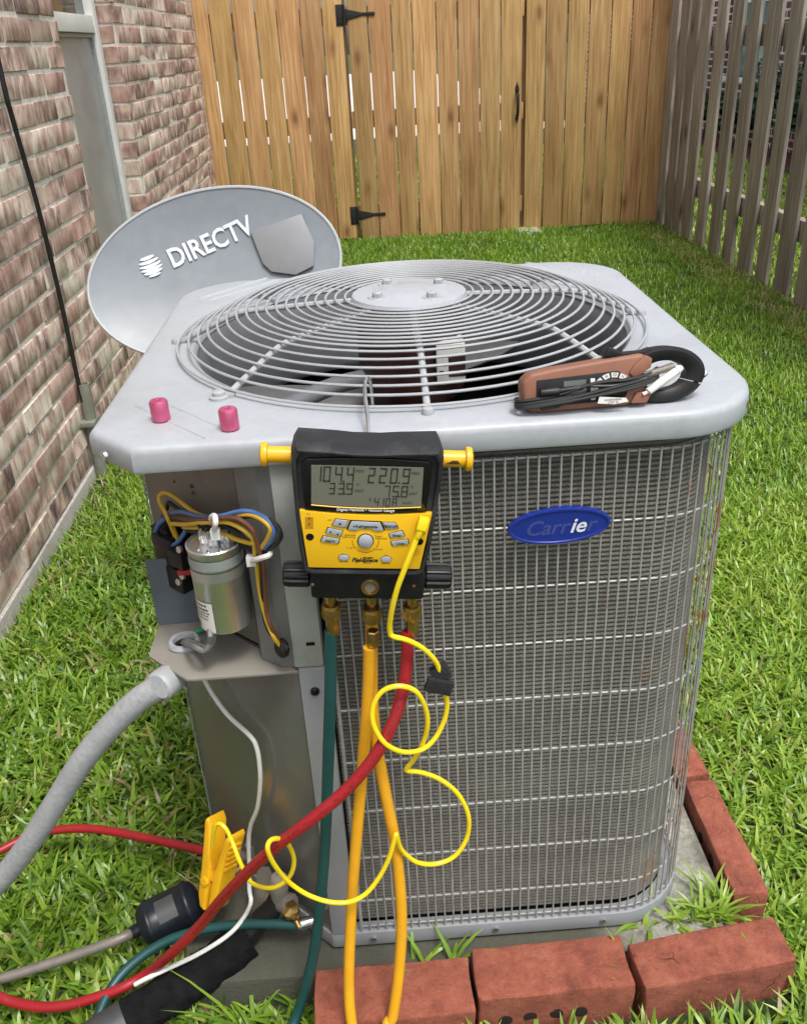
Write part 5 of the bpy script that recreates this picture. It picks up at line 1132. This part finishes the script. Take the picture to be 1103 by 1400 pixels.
part('valve_cap', lathe([(0, 0), (.010, 0), (.0125, .002), (.0125, .018), (.010, .022), (0, .024)], (-.214, .036, .118), (.1, .0, 1), 14), pipe_mat, sv)
q0 = Vector((-0.2021,0.0231,0.0950))
part('brass_nut', lathe([(.0070, -.018), (.0110, -.012), (.0118, -.004), (.0118, .006), (.0085, .010), (.0055, .012), (.0055, .016), (.002, .018), (0, .018)], q0, (.45, -.62, -.1), 6), brass, sv, angle=30)
part('stem', rod(q0 + Vector((.004, -.006, -.001)), q0 + Vector((.012, -.018, -.012)), .0035, 10), brass, sv)
h1 = Vector((-0.1865,0.0122,0.0780))
part('hose_end', join(lathe([(.0072, 0), (.0078, .004), (.0070, .022), (.0050, .030)], h1 - Vector((.006, 0, 0)), (1, .15, .1), 12)), chrome, sv)
lv = part('valve_body', join(rod((-.285, .135, .075), (-.252, .112, .092), .009, 12), rod((-.258, .116, .07), (-.258, .116, .115), .0085, 12)), pipe_mat, sv)
part('bracket', ([(-0.2484,0.0881,0.1019), (-0.2285,0.0677,0.1235), (-0.2041,0.0166,0.1074), (-0.2646,0.0790,0.0212)], [(0, 1, 2, 3)]), shelf_mat, sv)
# yellow pipe clamp
pc_ = thing('pipe_clamp', 'yellow spring pipe clamp probe beside the filter drier', 'clamp', (-.302, .040, .088), rot=(R(-20), R(2), R(-38)))
def jawp(s_): return [(s_ * .002, .0), (s_ * .012, .003), (s_ * .0175, .020), (s_ * .0185, .055), (s_ * .0210, .088), (s_ * .0245, .122), (s_ * .0200, .128), (s_ * .0130, .118), (s_ * .0075, .078), (s_ * .003, .064), (s_ * .0025, .030)]
a1 = part('arm', prism([(u * .85, v_ * .93) for u, v_ in jawp(1)], -.0155, .0155, 'xz'), yellow_plastic, pc_, bevel=.0042, bseg=3)
a2 = part('arm', prism(jawp(-1), -.0155, .0155, 'xz'), yellow_plastic, pc_, bevel=.0042, bseg=3)
for i in range(5): part('grip_rib', box((.0185 + .0006 * i, -.002, .070 + .008 * i), (.0022, .020, .0028)), yellow_plastic, a1)
for i in (-1, 0, 1): part('grip_groove', box((-.0230, i * .0060, .104), (.0020, .0030, .032)), M('groove_orange', (.60, .27, .006), .4), a2)
part('boss', lathe([(.0065, 0), (.0060, .0025), (.002, .003), (.002, .001), (0, .001)], (-.008, -.0155, .042), (0, -1, 0), 16), yellow_plastic, a2)
part('pivot', rod((0, -.0125, .050), (0, .0125, .050), .0050, 14), yellow_plastic, pc_)
part('spring', torus((0, 0, .062), .0065, .0011, seg=24), chrome, pc_)

# ================================================================== grass
def blades(pos, L, Wd, lean, tint, rg):
    n = len(pos); hd = rg.uniform(0, 2 * np.pi, n); dx, dy = np.cos(hd), np.sin(hd)
    sx, sy = -dy, dx; tv = np.array([0, .38, .72, 1.0]); v = np.zeros((n, 7, 3)); tw = rg.uniform(-.7, .7, n)
    out = np.zeros(n); up_ = np.zeros(n); prev = 0; k = 0
    for i, t in enumerate(tv):
        dt = t - prev; prev = t
        ang = lean * (.35 + 1.1 * t); out = out + L * dt * np.sin(ang); up_ = up_ + L * dt * np.cos(ang)
        c = np.stack([pos[:, 0] + dx * out, pos[:, 1] + dy * out, pos[:, 2] + up_], 1)
        wdt = Wd * (1.0, .95, .62, 0)[i] / 2; s_ = np.stack([sx * wdt * np.cos(tw * t), sy * wdt * np.cos(tw * t), wdt * np.sin(tw * t)], 1)
        if i < 3: v[:, k] = c - s_; v[:, k + 1] = c + s_; k += 2
        else: v[:, 6] = c
    tri = np.array([[0, 1, 3], [0, 3, 2], [2, 3, 5], [2, 5, 4], [4, 5, 6]])
    return v.reshape(-1, 3), (np.arange(n)[:, None, None] * 7 + tri[None]).reshape(-1, 3), np.repeat(tint, 7)
def vnoise(x, y, s_, seed):
    xi = x * s_; yi = y * s_; x0 = np.floor(xi).astype(int); y0 = np.floor(yi).astype(int); fx = xi - x0; fy = yi - y0
    def h(a, b): return np.modf(np.abs(np.sin(a * 127.1 + b * 311.7 + seed * 74.7) * 43758.5453))[0]
    fx = fx * fx * (3 - 2 * fx); fy = fy * fy * (3 - 2 * fy)
    return (h(x0, y0) * (1 - fx) + h(x0 + 1, y0) * fx) * (1 - fy) + (h(x0, y0 + 1) * (1 - fx) + h(x0 + 1, y0 + 1) * fx) * fy
gzv = np.vectorize(gz)
def zone(x0, x1, y0, y1, dens, L, Wd, lean, tbase, tvar, excl=True, dry=.25):
    n = int((x1 - x0) * (y1 - y0) * dens); p = np.stack([rng.uniform(x0, x1, n), rng.uniform(y0, y1, n)], 1)
    if excl:
        m = ~((p[:, 0] > -.335) & (p[:, 0] < .372) & (p[:, 1] > -.024) & (p[:, 1] < .71))
        m &= ~((p[:, 0] > -.175) & (p[:, 0] < .42) & (p[:, 1] > -.112) & (p[:, 1] < -.02) & (p[:, 1] > -.112))
        m &= ~((p[:, 0] > .374) & (p[:, 0] < .428) & (p[:, 1] > .022) & (p[:, 1] < .45))
        p = p[m]
    n = len(p); big = vnoise(p[:, 0], p[:, 1], 4.5, 3) * .6 + vnoise(p[:, 0], p[:, 1], 14, 5) * .4
    keep = rng.uniform(0, 1, n) < (.55 + .6 * big); p = p[keep]; big = big[keep]; n = len(p)
    z = gzv(p[:, 0], p[:, 1]) - .004
    t = tbase + (big - .5) * .22 + rng.normal(0, tvar, n)
    d = rng.uniform(0, 1, n) < dry * np.clip(vnoise(p[:, 0], p[:, 1], 6, 9) * 1.6 - .45, 0, 1)
    t = np.where(d, rng.uniform(.82, 1.0, n), np.clip(t, 0, .82))
    ll = L * rng.uniform(.55, 1.25, n) * (.8 + .4 * big); ww = Wd * rng.uniform(.6, 1.3, n); le = np.clip(rng.normal(lean, .38, n), .05, 1.45)
    return blades(np.column_stack([p, z]), ll, ww, le, t, rng)
def strip(x0, x1, y0, y1, n, L, Wd, lean, t0, t1, z=None):
    p = np.column_stack([rng.uniform(x0, x1, n), rng.uniform(y0, y1, n), np.zeros(n)]); p[:, 2] = gzv(p[:, 0], p[:, 1]) - .003 if z is None else z
    return blades(p, L * rng.uniform(.6, 1.3, n), Wd * rng.uniform(.7, 1.2, n), np.clip(rng.normal(lean, .3, n), .1, 1.5), rng.uniform(t0, t1, n), rng)
Z = [zone(-.89, -.30, -.30, 1.25, 24000, .050, .0068, 1.00, .47, .15, True, .16),
     zone(.30, 1.75, -.45, 1.3, 30000, .045, .0056, .98, .62, .13, True, .06),
     zone(-.42, .62, -.34, .05, 24000, .046, .0056, .92, .56, .14, True, .12),
     zone(-.88, 1.75, 1.2, 2.6, 19000, .044, .0048, .85, .54, .11, True, .04),
     zone(-.88, 1.76, 2.6, 4.89, 14000, .040, .0048, .62, .50, .10, True, .03),
     zone(1.80, 3.3, 2.0, 9.5, 3500, .05, .009, .7, .72, .08, False, .05),
     zone(-.9, 1.75, 4.95, 9.5, 1500, .05, .011, .7, .52, .10, False, .05),
     strip(1.56, 1.77, 2.2, 4.8, 5200, .05, .004, 1.15, .84, 1.0),
     strip(-.89, -.80, .5, 2.2, 700, .045, .004, 1.1, .80, 1.0),
     strip(-.36, -.28, .02, .45, 500, .06, .004, 1.15, .78, 1.0),
     strip(.25, .372, .004, .016, 48, .055, .0055, .95, .5, .78, .028), strip(.335, .374, .0, .05, 30, .06, .005, .95, .5, .78, .028), strip(.41, .44, -.02, .02, 30, .06, .005, .9, .5, .75), strip(.217, .223, -.085, -.03, 14, .05, .004, .5, .4, .7, .02), strip(-.32, -.25, -.065, -.040, 18, .11, .005, 1.0, .3, .7), strip(-.05, .02, -.027, -.015, 14, .055, .0055, .9, .4, .7, .028)]
nv = 0; AV = []; AF = []; AT = []
for v, f, t in Z: AV.append(v); AF.append(f + nv); AT.append(t); nv += len(v)
AV = np.concatenate(AV); AF = np.concatenate(AF); AT = np.concatenate(AT)
me = bpy.data.meshes.new('grass'); me.vertices.add(len(AV)); me.vertices.foreach_set('co', AV.astype(np.float32).ravel())
me.loops.add(AF.size); me.loops.foreach_set('vertex_index', AF.astype(np.int32).ravel())
me.polygons.add(len(AF)); me.polygons.foreach_set('loop_start', np.arange(0, AF.size, 3, dtype=np.int32))
at = me.attributes.new('tint', 'FLOAT', 'POINT'); at.data.foreach_set('value', AT.astype(np.float32))
me.update(calc_edges=True); me.shade_smooth(); me.materials.append(grass_mat)
go = bpy.data.objects.new('grass', me); COL.objects.link(go); tag(go, 'green lawn grass around the unit and up to the fences', 'grass', kind='stuff')
print('bricks', nb, 'blades', len(AV) // 7)
